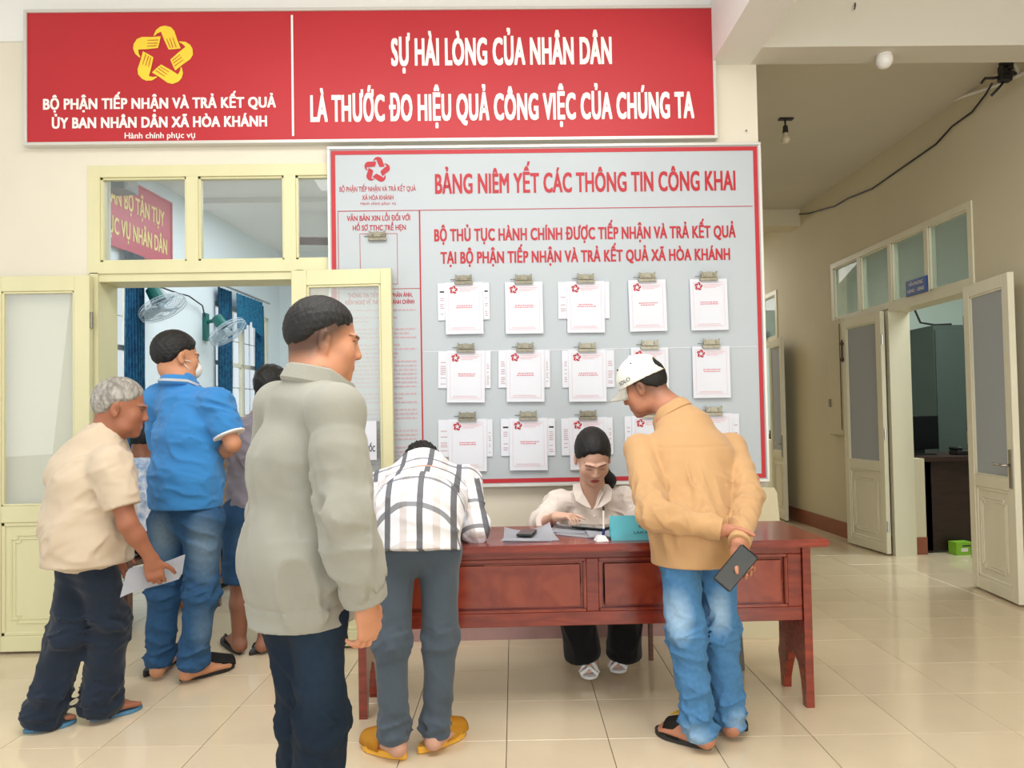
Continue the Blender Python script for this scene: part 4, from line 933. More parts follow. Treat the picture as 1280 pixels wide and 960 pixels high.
def foot(F, an, toe, s=1., bare=True, z=0.02, k=.015):
    """an ankle joint, toe tip point on the floor"""
    an, toe = V3(an), V3(toe); fl = unit((toe[0]-an[0], toe[1]-an[1], 0)); sd = V3((-fl[1], fl[0], 0)); h0 = V3((an[0], an[1], z+.028*s))-fl*.03*s
    b = V3((toe[0], toe[1], z+.016*s))-fl*.055*s
    F.seg(an, h0, .036*s, .033*s, .02); F.seg(h0, b, .031*s, .040*s, .02, sd, .9, fb=.42); F.seg(an-V3((0, 0, .012)), b+V3((0, 0, .006)), .033*s, .016*s, .02, sd, .8)
    for i, (o, L, r_) in enumerate(((-.028, .052, .0135), (-.008, .05, .010), (.007, .045, .0095), (.020, .038, .009), (.031, .028, .0085))):
        for side in (1,): F.seg(b+sd*o*s+fl*.005, b+sd*o*s+fl*L*s-V3((0, 0, .006*s)), r_*s, r_*.85*s, .004)
def body(F, J, H, s=1., girth=1.):
    """one continuous figure through the joints in J"""
    sh = unit(V3(J['shR'])-V3(J['shL'])); hp = unit(V3(J['hipR'])-V3(J['hipL'])); g = girth
    pel, ch, nk = V3(J['pel']), V3(J['chest']), V3(J['neck']); w = (pel+ch)/2
    F.seg(J['hipL'], J['hipR'], .066*s*g, .066*s*g, .03); F.seg(pel, w, .108*s*g, .11*s*g, .04, hp, .72); F.seg(w, ch, .11*s*g, .135*s, .04, sh, .68); F.seg(ch, ch+(nk-ch)*.75, .135*s, .10*s, .05, sh, .66, fb=.55)
    F.seg(J['shL'], J['shR'], .05*s, .05*s, .04); F.seg(nk-(nk-ch)*.25, nk, .07*s, .055*s, .04)
    for q in 'LR':
        F.seg(J['sh'+q], J['el'+q], .046*s*g, .037*s, .02); F.seg(J['el'+q], V3(J['el'+q])+(V3(J['wr'+q])-V3(J['el'+q]))*.35, .037*s, .036*s, .02); F.seg(V3(J['el'+q])+(V3(J['wr'+q])-V3(J['el'+q]))*.3, J['wr'+q], .036*s, .025*s, .02)
        kn, an = V3(J['kn'+q]), V3(J['an'+q]); F.seg(J['hip'+q], kn, .066*s*g, .048*s, .02); cf = kn+(an-kn)*.35; F.seg(kn, cf, .05*s, .052*s, .02); F.seg(cf, an, .052*s, .034*s, .02)
    H.neck(F, J['neck']); 
def bounds(J, H, m=.2, zlo=None):
    P = np.array([V3(v) for v in J.values()]+[H.c]); lo, hi = P.min(0)-m*.75, P.max(0)+m*.75; lo[2] = max(lo[2], -.0) if zlo is None else zlo; lo[2] -= .02; hi[2] = max(hi[2], H.c[2]+.16); return lo, hi
def sole(name, toe, heel, w, th, m, parent, off, z=0.0, flat=.0):
    """slipper sole between the heel and toe points, outline of a foot"""
    b = bmesh.new(); t_, h_ = V3((toe[0], toe[1], 0)), V3((heel[0], heel[1], 0)); f = unit(t_-h_); sd = V3((-f[1], f[0], 0)); L = np.linalg.norm(t_-h_); n = 22; top, bot = [], []
    for i in range(n):
        a = 2*math.pi*i/n; u = .5-.5*math.cos(a); ww = w*(.36+.14*math.sin(u*3.1-.9)) if 0 < u < 1 else 0
        ww *= min(1, (math.sin(math.pi*min(max(u, 0), 1))+.0)**.45*1.15); p = h_+f*L*u+sd*ww*(1 if a < math.pi else -1)
        top.append(b.verts.new((p[0], p[1], z+th))); bot.append(b.verts.new((p[0], p[1], z+.001)))
    b.faces.new(top[::-1]); b.faces.new(bot)
    for i in range(n): b.faces.new((top[i], bot[i], bot[(i+1) % n], top[(i+1) % n]))
    bmesh.ops.recalc_face_normals(b, faces=b.faces[:]); bevel(b, .003, 1); return obj(name, b, m, parent, off)
def slipper(kind, toe, heel, m, ms, root, off, w=.10, th=.022):
    """footwear as a part of the person: sole and a strap over the foot"""
    so = sole(kind, toe, heel, w, th, m, root, off); t_, h_ = V3((toe[0], toe[1], 0)), V3((heel[0], heel[1], 0)); f = unit(t_-h_); sd = V3((-f[1], f[0], 0)); L = np.linalg.norm(t_-h_)
    if kind == 'flip_flop':
        b = bmesh.new(); p = t_-f*.06
        for q in (-1, 1): tube(b, [tuple(p+V3((0, 0, th))), tuple(p-f*.035+sd*q*.02+V3((0, 0, th+.03))), tuple(p-f*.085+sd*q*.041+V3((0, 0, th+.012))), tuple(p-f*.10+sd*q*.042+V3((0, 0, th-.004)))], .006, 6)
        obj('strap', b, ms, so, off)
    else:
        b = bmesh.new(); pr = None; c = t_-f*L*.40; full = kind == 'closed_slipper'; x0, x1 = (-.17*L, .36*L) if full else (-.15*L, .16*L)
        rows = []
        for i in range(7):
            u = x0+(x1-x0)*i/6; hh = (.072 if not full else .078)*(1-.45*max(0, u/(.36*L))) ; wd = w*.50*(1-.3*max(0, u/(.36*L))**2); r_ = []
            for j in range(9):
                a = math.pi*j/8; p = c+f*u+sd*wd*math.cos(a)+V3((0, 0, th-.006+hh*math.sin(a)**.8)); r_.append(b.verts.new(tuple(p)))
            rows.append(r_)
        for r0, r1 in zip(rows, rows[1:]):
            for a in range(8): b.faces.new((r0[a], r1[a], r1[a+1], r0[a+1]))
        if full: b.faces.new(rows[-1])
        bmesh.ops.solidify(b, geom=b.faces[:], thickness=.004); bmesh.ops.recalc_face_normals(b, faces=b.faces[:]); obj('strap', b, ms, so, off, smooth=True)
    return so
def person(loc, label): return thing('person', loc, 0, label, 'person')
M['skin'] = vcol('skin', .5, .10, 18, .12, 350, .35, sss=.06)
M['hair'] = mat('black hair', h('0A0807'), .6, noise=.4, scale=60, bump=.4, bscale=220, stretch=(1, 1, .25))
def cloth(name, c, rough=.8, noise=.10, scale=14, bump=.25, bscale=500, sheen=.15, c2=None): return mat(name, c, rough, noise=noise, scale=scale, bump=bump, bscale=bscale, sheen=sheen, spec=.25, c2=c2)
def denim(name, c1, c2, worn=None, k=6.):
    """jeans: worn patches are painted per vertex in 'Col'"""
    return vcol(name, .8, .22, 60, .3, 600, .2)
M['denim'] = denim('denim', 0, 0)
def jeans_paint(base, fade, spots, seam=None):
    base, fade = V3(base), V3(fade)
    def fn(P):
        a = np.zeros(len(P))
        for c, r, w in spots: a = np.maximum(a, w*np.clip(1.2-np.linalg.norm((P-V3(c))/V3(r), axis=1), 0, 1))
        return base+(fade-base)*a[:, None]
    return fn
def trousers(F, J, s=1., hip=.10, knee=.072, hem=.062, k=.04, pw=.135, ext=.03):
    hp = unit(V3(J['hipR'])-V3(J['hipL'])); pel = V3(J['pel'])
    F.seg(J['hipL'], J['hipR'], hip*s, hip*s, .04); F.seg(pel, pel+unit(V3(J['chest'])-pel)*.10, pw*s, pw*s, .04, hp, .72)
    for q in 'LR':
        kn, an = V3(J['kn'+q]), V3(J['an'+q]); F.seg(J['hip'+q], kn, hip*.93*s, knee*s, k); F.seg(kn, an+unit(an-kn)*ext, knee*s, hem*s, .03, fe=True)
def bunch(J, amp=.007, top=.30, fr=22, seed=1):
    """fabric stacked above the ankle, creased at the knee"""
    f1 = folds(1, (1, .35, .25), fr, 4, seed); f2 = folds(1, (.8, -.3, -.35), fr*.8, 3.5, seed+3)
    def fn(P):
        o = np.zeros(len(P))
        for q in 'LR':
            an, kn = V3(J['an'+q]), V3(J['kn'+q]); t = np.clip((P[:, 2]-an[2])/(kn[2]-an[2]), 0, 1)[:, None]; d = np.linalg.norm((P-an)[:, :2]-(kn-an)[:2]*t, axis=1) < .12
            m = np.maximum(np.clip(1-(P[:, 2]-an[2])/top, 0, 1)**1.2, .8*np.exp(-((P[:, 2]-kn[2]-.02)/.07)**2))*d; o = np.maximum(o, m)
        return amp*o*(f1(P)+.6*f2(P))
    return fn
def collar(name, c, up, fwd, rs, rf, prof, gap, m, parent, off, tip=0., n=44):
    """shirt or jacket collar: profile (outward, up) swept round the neck, open at the front by 'gap' degrees"""
    c, up = V3(c), unit(up); f = V3(fwd); f = unit(f-up*np.dot(f, up)); r = np.cross(f, up); b = bmesh.new(); rows = []
    for i in range(n+1):
        a = R(gap/2+(360-gap)*i/n); e = f*math.cos(a)*1.0+r*math.sin(a); k = 1/math.hypot(math.cos(a)/rf, math.sin(a)/rs); w = max(0, math.cos(a))**2
        rows.append([b.verts.new(tuple(c+e*(k+o*(1+.35*w))+up*(z-(tip*w if z < .02 else 0)-.028*max(0, math.cos(a))))) for o, z in prof])
    closed = prof[0] == prof[-1]; np_ = len(prof)-1
    if closed:
        for r_ in rows: b.verts.remove(r_.pop())
    for r0, r1 in zip(rows, rows[1:]):
        for j in range(np_): b.faces.new((r0[j], r1[j], r1[(j+1) % len(r1)], r0[(j+1) % len(r0)]))
    if closed: b.faces.new(rows[0]); b.faces.new(rows[-1][::-1])
    else: bmesh.ops.solidify(b, geom=b.faces[:], thickness=.0025)
    bmesh.ops.recalc_face_normals(b, faces=b.faces[:])
    return obj(name, b, m, parent, off, smooth=False)
FOLD = [(-.002, -.02), (-.002, .028), (.004, .034), (.012, .030), (.020, .012), (.026, -.008), (.022, -.013), (-.002, -.02)]
def floor_of(J): p = J['pel']; return (p[0], p[1], 0.)
HH = .0065
# ---------------------------------------------------------------- man in the grey jacket
def man_jacket():
    J = dict(pel=(-0.543, -2.17, 0.897), chest=(-0.533, -2.15, 1.144), neck=(-0.503, -2.14, 1.375), shR=(-0.414, -2.28, 1.272), shL=(-0.636, -2.02, 1.295), elR=(-0.38, -2.37, 1.008), wrR=(-0.341, -2.32, 0.809), elL=(-0.701, -1.93, 0.977), wrL=(-0.677, -1.88, 0.724),
             hipR=(-0.487, -2.19, 0.73), hipL=(-0.576, -2.12, 0.713), knR=(-0.481, -2.2, 0.448), knL=(-0.558, -2.1, 0.409), anR=(-0.505, -2.2, 0.126), anL=(-0.58, -2.08, 0.059))
    H = Head((-0.489, -2.1, 1.472), (.92, .36, -.14), (.14, .04, .99), .99); off = floor_of(J)
    t = person(off, 'man in a pale grey jacket and dark jeans, largest figure, turned towards the board')
    lo, hi = bounds(J, H); F = Field(lo, hi, .005); H.build(F); body(F, J, H)
    hand(F, J['wrR'], (.12, .1, -1), (-.85, .45, -.1), 1, 1.12, (30, 40, 30), 20)
    hand(F, J['wrL'], (.1, .0, -1), (.8, -.5, 0), -1, 1.0)
    foot(F, J['anR'], (J['anR'][0]+.13, J['anR'][1]+.15, 0)); foot(F, J['anL'], (J['anL'][0]+.1, J['anL'][1]+.18, 0))
    grow(F, 'body', M['skin'], t, off, 1, H.paint(h('C48A6A'), scalp=(h('2B221E'), .85)))
    F = Field(H.c-.16, H.c+.17, .003); H.hair(F, .006, ([-.12, -.07, -.04, -.01, .03, .055, .075, .085], [-.045, -.035, -.005, .026, .036, .046, .058, .066]), .004, soft=.045); F.disp(strands(H, .0008, 2, 260)); grow(F, 'hair', M['hair'], t, off, 0)
    # jacket
    sh = unit((.80, -.6, 0)); F = Field(lo-V3((.08, .08, 0)), hi+V3((.08, .08, 0)), HH)
    hem = V3((-0.537, -2.17, 0.713)); wa = V3((-0.533, -2.17, 0.897)); ch = V3((-0.533, -2.15, 1.144)); up = V3((-0.512, -2.14, 1.308))
    F.seg(hem, hem+V3((0, 0, .14)), .140, .145, .05, sh, 1.0, fs=True); F.seg(hem+V3((0, 0, .14)), wa, .145, .146, .05, sh, .9); F.seg(wa, ch, .148, .158, .05, sh, .80); F.seg(ch, up, .158, .122, .05, sh, .78, fb=.6)
    F.seg(J['shL'], J['shR'], .068, .072, .04); F.seg(up, up+(V3(J['neck'])-up)*.7, .10, .075, .04)
    for q in 'LR': m_ = V3(J['sh'+q])*.62+V3(J['el'+q])*.38; F.seg(J['sh'+q], m_, .072, .068, .022); F.seg(m_, J['el'+q], .068, .064, .008); F.seg(J['el'+q], V3(J['wr'+q])+unit(V3(J['wr'+q])-V3(J['el'+q]))*.002, .064, .052, .008, fe=True)
    # crease between sleeve and back, hem band, drape folds
    F.seg((-0.461, -2.4, 1.209), (-0.442, -2.4, 1.013), .006, .010, .025, op='s')
    F.disp(folds(0.0150, (-0.14, .1, 1), 13, 4, 3, lambda p: np.clip((1.22-p[:, 2])/.12, 0, 1)))
    F.disp(folds(0.0088, (1, .25, -0.14), 15, 4, 5, near(J['elR'], .20)))
    F.disp(folds(0.0066, (1, .25, -0.18), 17, 4, 8, near(J['wrR'], .12)))
    F.disp(lambda p: np.where((np.abs(p[:, 2]-(hem[2]+.058)) < .004) & (np.linalg.norm(p[:, :2]-hem[:2], axis=1) < .2), .004, 0))
    F.disp(lambda p: .0035*np.exp(-((np.linalg.norm((p-V3(J['shR']))*V3((1, 1, .8)), axis=1)-.085)/.005)**2))
    grow(F, 'jacket', M['jacket'], t, off, 1)
    nk = V3(J['neck']); collar('collar', nk+V3((.012, .004, -.018)), (.20, .05, 1), (.85, .5, 0), .070, .082, [(.002, -.03), (-.001, .030), (.005, .038), (.014, .034), (.026, -.004), (.022, -.012), (.002, -.03)], 60, M['jacket'], t, off, .03); collar('collar_lining', nk+V3((.012, .004, -.018)), (.20, .05, 1), (.85, .5, 0), .066, .078, [(.003, -.03), (.0, .028)], 50, M['jacket_in'], t, off, 0.)
    collar('shirt_collar', nk+V3((.010, .004, -.012)), (.20, .05, 1), (.85, .5, 0), .062, .074, [(.0, -.01), (-.002, .034), (.001, .036)], 30, M['paper'], t, off, 0)
    w = V3(J['wrR']); u = unit(w-V3(J['elR'])); F = Field(w-.12, w+.12, .004); F.seg(w-u*.045, w+u*.010, .057, .056, .01, fe=True, fs=True); F.seg(w-u*.02, w+u*.06, .050, .050, .004, op='s'); F.disp(folds(0.0044, (-0.22, .1, 1), 15, 4, 4)); grow(F, 'cuff', M['jacket'], t, off, 1)
    # jeans
    F = Field(lo, hi-V3((0, 0, .6)), HH); trousers(F, J, .98, .076, .066, .062, pw=.115); F.disp(folds(0.0077, (-1.09, .1, 1), 14, 4, 2)); F.disp(bunch(J, 0.0120, .25, 24, 3))
    grow(F, 'jeans', M['denim'], t, off, 1, jeans_paint(h('172433'), h('2C4257'), [((-0.488, -2.4, 0.635), (.09, .3, .16), .5)]))
    sole('sandal', (J['anR'][0]+.14, J['anR'][1]+.16), (J['anR'][0]-.05, J['anR'][1]-.06), .10, .022, M['darksole'], t, off); sole('sandal', (J['anL'][0]+.11, J['anL'][1]+.19), (J['anL'][0]-.03, J['anL'][1]-.07), .10, .022, M['darksole'], t, off)
# ---------------------------------------------------------------- man in the white cap
def man_cap():
    J = dict(pel=(0.747, -1.36, 0.829), chest=(0.779, -1.24, 1.076), neck=(0.74, -1.1, 1.261), shR=(0.97, -1.13, 1.107), shL=(0.568, -1.22, 1.112), elR=(0.96, -1.36, 0.938), wrR=(0.843, -1.59, 0.793), elL=(0.565, -1.47, 0.884), wrL=(0.793, -1.555, 0.836),
             hipR=(0.835, -1.33, 0.761), hipL=(0.679, -1.38, 0.763), knR=(0.841, -1.33, 0.407), knL=(0.691, -1.42, 0.421), anR=(0.876, -1.32, 0.086), anL=(0.731, -1.42, 0.095))
    H = Head((0.633, -1.02, 1.371), (-.80, .45, -.42), (-.38, .08, .90), 1.0); off = floor_of(J)
    t = person(off, 'man in a white cap, tan shirt and light jeans with hands clasped behind his back')
    lo, hi = bounds(J, H); F = Field(lo, hi, .005); H.build(F); body(F, J, H)
    hand(F, J['wrR'], (.10, -.10, -1), (.1, -1, .15), 1, .95, (15, 60, 50), 30, tdir=(-.12, -.72, -.66)); hand(F, V3(J['wrL'])+V3((.0, .01, 0)), (.95, .12, -.25), (.1, -.5, -.8), -1, .92, (40, 50, 30), 20)
    foot(F, J['anL'], (0.611, -1.273, 0.0), .97); foot(F, J['anR'], (0.896, -1.105, 0.0), .97)
    grow(F, 'body', M['skin'], t, off, 1, H.paint(h('B67C60'), scalp=(h('4a3a32'), .7)))
    F = Field(H.c-.16, H.c+.17, .0035); H.hair(F, .006, ([-.12, -.07, -.04, -.01, .03, .055, .075, .085], [-.045, -.04, -.01, .02, .03, .05, .06, .066]), .0, soft=.02); F.disp(strands(H, .0008, 5, 240)); grow(F, 'hair', M['hair'], t, off, 0)
    # cap
    F = Field(H.c-.19, H.c+.21, .0035); S = H.s; F.ell(H.w(0, -.008, .036), (.092, .112, .108), H.R, .01)
    F.ell(H.w(0, -.008, .034), (.086, .106, .101), H.R, .001, 's')
    F.cut(lambda p: (.030-.10*0-(H.loc(p)[:, 2])+.0*H.loc(p)[:, 1]).astype(np.float32)*.9)
    F.ell(H.w(0, -.118, .066), (.044, .055, .034), H.R, .002, 's')
    for a_, b_ in (((-.058, -.086, .038), (-.03, -.106, .038)), ((-.03, -.106, .038), (.03, -.106, .038)), ((.03, -.106, .038), (.058, -.086, .038))): F.seg(H.w(*a_), H.w(*b_), .010, .010, .002, H.u, .45)
    F.disp(lambda p: .0014*np.exp(-(np.abs(np.sin(3*np.arctan2(H.loc(p)[:, 0], H.loc(p)[:, 1]+.006)))/.06)**2)); F.seg(H.w(0, -.006, .139), H.w(0, -.006, .145), .009, .007, .002)
    cp = grow(F, 'cap', M['capcloth'], t, off, 1)
    b = bmesh.new(); g = []
    for i in range(17):
        a = R(-62+124*i/16); row = []
        for k in range(6):
            e = .098+.016*0+k*.015*(math.cos(a*1.15)); row.append(b.verts.new(tuple(H.w(math.sin(a)*(.084+k*.003), math.cos(a)*e+.002, .034-.012*k*.35-.045*math.sin(a)**2*(k/5)))))
        g.append(row)
    for r0, r1 in zip(g, g[1:]):
        for k in range(5): b.faces.new((r0[k], r1[k], r1[k+1], r0[k+1]))
    bmesh.ops.solidify(b, geom=b.faces[:], thickness=.004); bmesh.ops.recalc_face_normals(b, faces=b.faces[:]); obj('brim', b, M['capcloth'], cp, off, smooth=True)
    # cap print on its left side
    me = text_mesh('SOLO', .062, .017, .012); co = np.array([v.co[:] for v in me.vertices]); out = []
    for x, y, z in co:
        a = R(-62)-x/.098; sx, fy, uz = math.sin(a), math.cos(a), .048+z; k = .0925*math.sqrt(max(.02, 1-((uz-.036)/.108)**2)); out.append(H.w(sx*k, fy*k*1.217-.008, uz)-V3(off)+(H.r*sx+H.f*fy)*.0015)
    for v, p in zip(me.vertices, out): v.co = p
    obj('cap_print', me, M['capink'], cp)
    for a, u in ((-100, .112), (-45, .115)): b = bmesh.new(); p = H.w(math.sin(R(a))*.066, math.cos(R(a))*.08, u); sphere(b, tuple(p), .004, n=8); obj('eyelet', b, M['case'], cp, off)
    # shirt
    sh = unit((.96, .22, 0)); F = Field(lo-V3((.08, .1, 0)), hi+V3((.08, .08, 0)), .005)
    hem = V3((0.744, -1.36, 0.682)); wa = V3((0.759, -1.33, 0.871)); ch = V3((0.785, -1.22, 1.075)); up = V3((0.775, -1.14, 1.194))
    F.seg(hem, hem+V3((0, 0, .12)), .166, .164, .05, (1, .1, 0), .90, fs=True); F.seg(hem+V3((0, 0, .12)), ch,   .164, .170, .05, sh, .76, fb=.68); F.seg(ch, up, .170, .128, .05, sh, .66, fb=.6); F.seg(J['shL'], J['shR'], .058, .058, .04); F.seg(up, J['neck'], .10, .068, .04)
    for q in 'LR': m_ = (V3(J['sh'+q])+V3(J['el'+q]))/2; F.seg(J['sh'+q], m_, .062, .058, .02); F.seg(m_, J['el'+q], .058, .054, .01); F.seg(J['el'+q], V3(J['wr'+q])-unit(V3(J['wr'+q])-V3(J['el'+q]))*.005, .054, .040, .01, fe=True)
    b_ = V3((0.722, -1.45, 1.035))
    F.disp(folds(0.0150, (-0.10, .1, 1), 19, 4, 3, lambda p: np.clip((1.14-p[:, 2])/.15, 0, 1)*near((b_[0], -1.42, b_[2]-.05), .26)(p)))
    F.disp(folds(0.0099, (1, .25, -0.32), 22, 4, 6, near(J['elL'], .13))); F.disp(folds(0.0099, (1, .25, -0.32), 22, 4, 9, near(J['elR'], .15)))
    pass
    F.disp(lambda p: .003*np.exp(-((p[:, 2]-(V3(J['shL'])[2]-.02+.22*(p[:, 0]-V3(J['chest'])[0])*0+.03))/.004)**2)*(np.abs(p[:, 0]-V3(J['chest'])[0]) < .15)*(p[:, 1] < -1.2))
    grow(F, 'shirt', M['tanshirt'], t, off, 1)
    for q in 'LR':
        w = V3(J['wr'+q]); u = unit(w-V3(J['el'+q])); F = Field(w-.1, w+.1, .004); F.seg(w-u*.055, w+u*.0, .043, .040, .01, fe=True, fs=True); grow(F, 'cuff', M['tanshirt'], t, off, 1)
    nk = V3(J['neck']); collar('collar', nk+V3((-.012, .0, -.008)), (-.45, .30, .85), (-.62, .55, -.5), .066, .072, FOLD, 45, M['tanshirt'], t, off, .02)
    # jeans
    F = Field(lo, hi-V3((0, 0, .5)), .005); trousers(F, J, .95, .090, .068, .056, pw=.12, ext=.055, k=.022); F.disp(folds(0.0066, (1, .25, -0.24), 19, 4, 2)); F.disp(bunch(J, 0.0130, .22, 24, 1)); F.disp(folds(0.0088, (1, .25, -0.32), 21, 4, 7, near(J['knR'], .1)))
    F.disp(lambda p: .002*np.exp(-((np.abs(p[:, 0]-0.809)-.05)/.003)**2)*(p[:, 2] > .58)*(p[:, 1] < -1.36))
    grow(F, 'jeans', M['denim'], t, off, 1, jeans_paint(h('4A7AA6'), h('A9C6DC'), [((0.644, -1.52, 0.509), (.06, .2, .10), .85), ((0.825, -1.45, 0.501), (.045, .2, .09), .8), ((0.696, -1.5, 0.057), (.07, .2, .06), .55), ((0.89, -1.4, 0.082), (.05, .2, .05), .5)]))
    s_ = slipper('slipper', (0.603, -1.251, 0.0), (0.774, -1.428, 0.0), M['darksole'], M['sandal_blk'], t, off, .10, .024)
    b = bmesh.new(); p = V3((0.679, -1.306, 0.0)); 
    for k in range(3): tube(b, [tuple(p+V3((.015*k-.03, .00+.012*k, .090))), tuple(p+V3((.015*k+.0, -.012+.012*k, .092))), tuple(p+V3((.015*k+.02, -.032+.012*k, .084)))], .0035, 5)
    obj('strap_mark', b, M['gold'], s_, off)
    slipper('slipper', (0.905, -1.064, 0.0), (0.956, -1.28, 0.0), M['darksole'], M['sandal_blk'], t, off, .10, .024)
    # phone held in the right hand
    c = V3((0.811, -1.64, 0.717)); lx = V3((0.857, -1.64, 0.768))-V3((0.765, -1.64, 0.665)); lx = unit(lx); n_ = V3((.05, -1, .12)); n_ = unit(n_-lx*np.dot(n_, lx)); wx = np.cross(lx, n_)
    pt = phone('phone', tuple(c), 0, 'black phone held in the hand of the man with the white cap', .076, .158); pt.rotation_euler = Matrix((tuple(wx), tuple(lx), tuple(n_))).transposed().to_euler()
# ---------------------------------------------------------------- man in the plaid shirt
def man_plaid():
    J = dict(pel=(-0.317, -1.36, 0.799), chest=(-0.317, -1.13, 0.959), neck=(-0.33, -0.93, 1.035), shR=(-0.145, -0.98, 0.976), shL=(-0.499, -0.98, 0.969), elR=(-0.106, -1.1, 0.793), wrR=(-0.249, -0.84, 0.775), elL=(-0.519, -1.08, 0.791), wrL=(-0.453, -0.82, 0.776),
             hipR=(-0.236, -1.36, 0.743), hipL=(-0.396, -1.37, 0.742), knR=(-0.233, -1.38, 0.416), knL=(-0.408, -1.42, 0.418), anR=(-0.251, -1.37, 0.1), anL=(-0.406, -1.42, 0.104))
    H = Head((-0.354, -0.8, 1.012), (0.03, .55, -.84), (0, .84, .55), 1.0); off = floor_of(J)
    t = person(off, 'man in a white and grey plaid shirt bending over the desk, in yellow slippers')
    lo, hi = bounds(J, H); hi[2] = 1.35; F = Field(lo, hi, HH); H.build(F); body(F, J, H)
    hand(F, J['wrR'], (-.5, .8, -.1), (0, 0, -1), 1, .95); hand(F, J['wrL'], (.4, .85, -.1), (0, 0, -1), -1, .95)
    foot(F, J['anL'], (-0.503, -1.312, 0.0), .95); foot(F, J['anR'], (-0.188, -1.231, 0.0), .95)
    grow(F, 'body', M['skin'], t, off, 1, H.paint(h('C99A84'), closed=True))
    F = Field(H.c-.16, H.c+.18, .004); H.hair(F, .012, None, .012); F.disp(strands(H, .004, 3, 150)); grow(F, 'hair', M['hair'], t, off, 0)
    F = Field(lo-V3((.08, .08, 0)), hi+V3((.08, .08, 0)), .005); sh = unit((1, 0, 0)); hem = V3((-0.314, -1.42, 0.756)); ch = V3((-0.322, -1.12, 0.925)); up = V3((-0.324, -0.99, 0.987))
    F.seg(hem+V3((0, .02, 0)), hem+V3((0, .05, .14)), .166, .164, .05, sh, .88, fs=True); F.seg(hem+V3((0, .05, .14)), ch, .164, .175, .05, sh, .8, fb=.74); F.seg(ch, up, .178, .15, .05, sh, .7, fb=.6); F.seg(J['shL'], J['shR'], .070, .070, .06); F.seg(up, V3(J['neck'])-V3((0, .03, 0)), .122, .11, .03, sh, .75); F.seg(up, J['neck'], .118, .085, .04)
    for q in 'LR': F.seg(J['sh'+q], J['el'+q], .062, .058, .012); F.seg(J['el'+q], V3(J['wr'+q]), .056, .040, .03, fe=True)
    F.disp(folds(0.0066, (1, .25, -0.23), 15, 4, 2)); F.disp(folds(0.0099, (-0.67, .1, 1), 22, 4, 4, near(J['elR'], .14)))
    A = unit(ch-hem); SR, ER = V3(J['shR']), V3(J['elR'])
    def uv(P):
        o = np.zeros_like(P); o[:, 0] = P[:, 0]-ch[0]; o[:, 1] = (P-hem)@A
        for q, off_ in (('R', 3.05), ('L', 5.05)):
            a, e, w = V3(J['sh'+q]), V3(J['el'+q]), V3(J['wr'+q]); ul = unit(e-a); fl_ = unit(w-e); L = np.linalg.norm(e-a)
            d = np.linalg.norm(np.cross(P-a, ul), axis=1); ta = (P-a)@ul; tw = (P-e)@fl_; lat = np.cross(ul, V3((0, 1, 0))); lat = unit(lat); s_ = 1 if q == 'R' else -1
            m = (ta > .02) & ((P[:, 0]-a[0])*s_ > -.012) & (d < .085); o[m, 0] = off_+((P[m]-a)@lat); o[m, 1] = ta[m]
            lat2 = unit(np.cross(fl_, V3((0, 0, 1)))); m = (tw > .0) & (tw < np.linalg.norm(w-e)+.03) & (np.linalg.norm(np.cross(P-e, fl_), axis=1) < .075) & (ta > L*.75); o[m, 0] = off_+((P[m]-e)@lat2); o[m, 1] = L+tw[m]
        return o
    grow(F, 'shirt', M['plaid'], t, off, 1, None, uv)
    collar('collar', V3(J['neck'])+V3((0, .01, -.02)), (0, .8, .6), (0, .5, -.8), .066, .07, FOLD, 40, M['plaid'], t, off, .01)
    F = Field(lo, hi-V3((0, 0, .3)), HH); trousers(F, J, .95, .090, .064, .056, k=.025, ext=.045); F.disp(folds(0.0055, (-0.58, .1, 1), 12, 4, 6)); F.disp(bunch(J, 0.0105, .16, 24, 2)); F.disp(lambda p: .0025*np.exp(-(((p[:, 2]-.70)-.3*(p[:, 0]--0.212))/.003)**2)*(p[:, 0] > -0.266))
    grow(F, 'trousers', M['greytrousers'], t, off, 1)
    slipper('closed_slipper', (-0.536, -1.296, 0.0), (-0.358, -1.439, 0.0), M['yellowsole'], M['yellowsole'], t, off, .105, .026); slipper('closed_slipper', (-0.158, -1.204, 0.0), (-0.322, -1.396, 0.0), M['yellowsole'], M['yellowsole'], t, off, .105, .026)
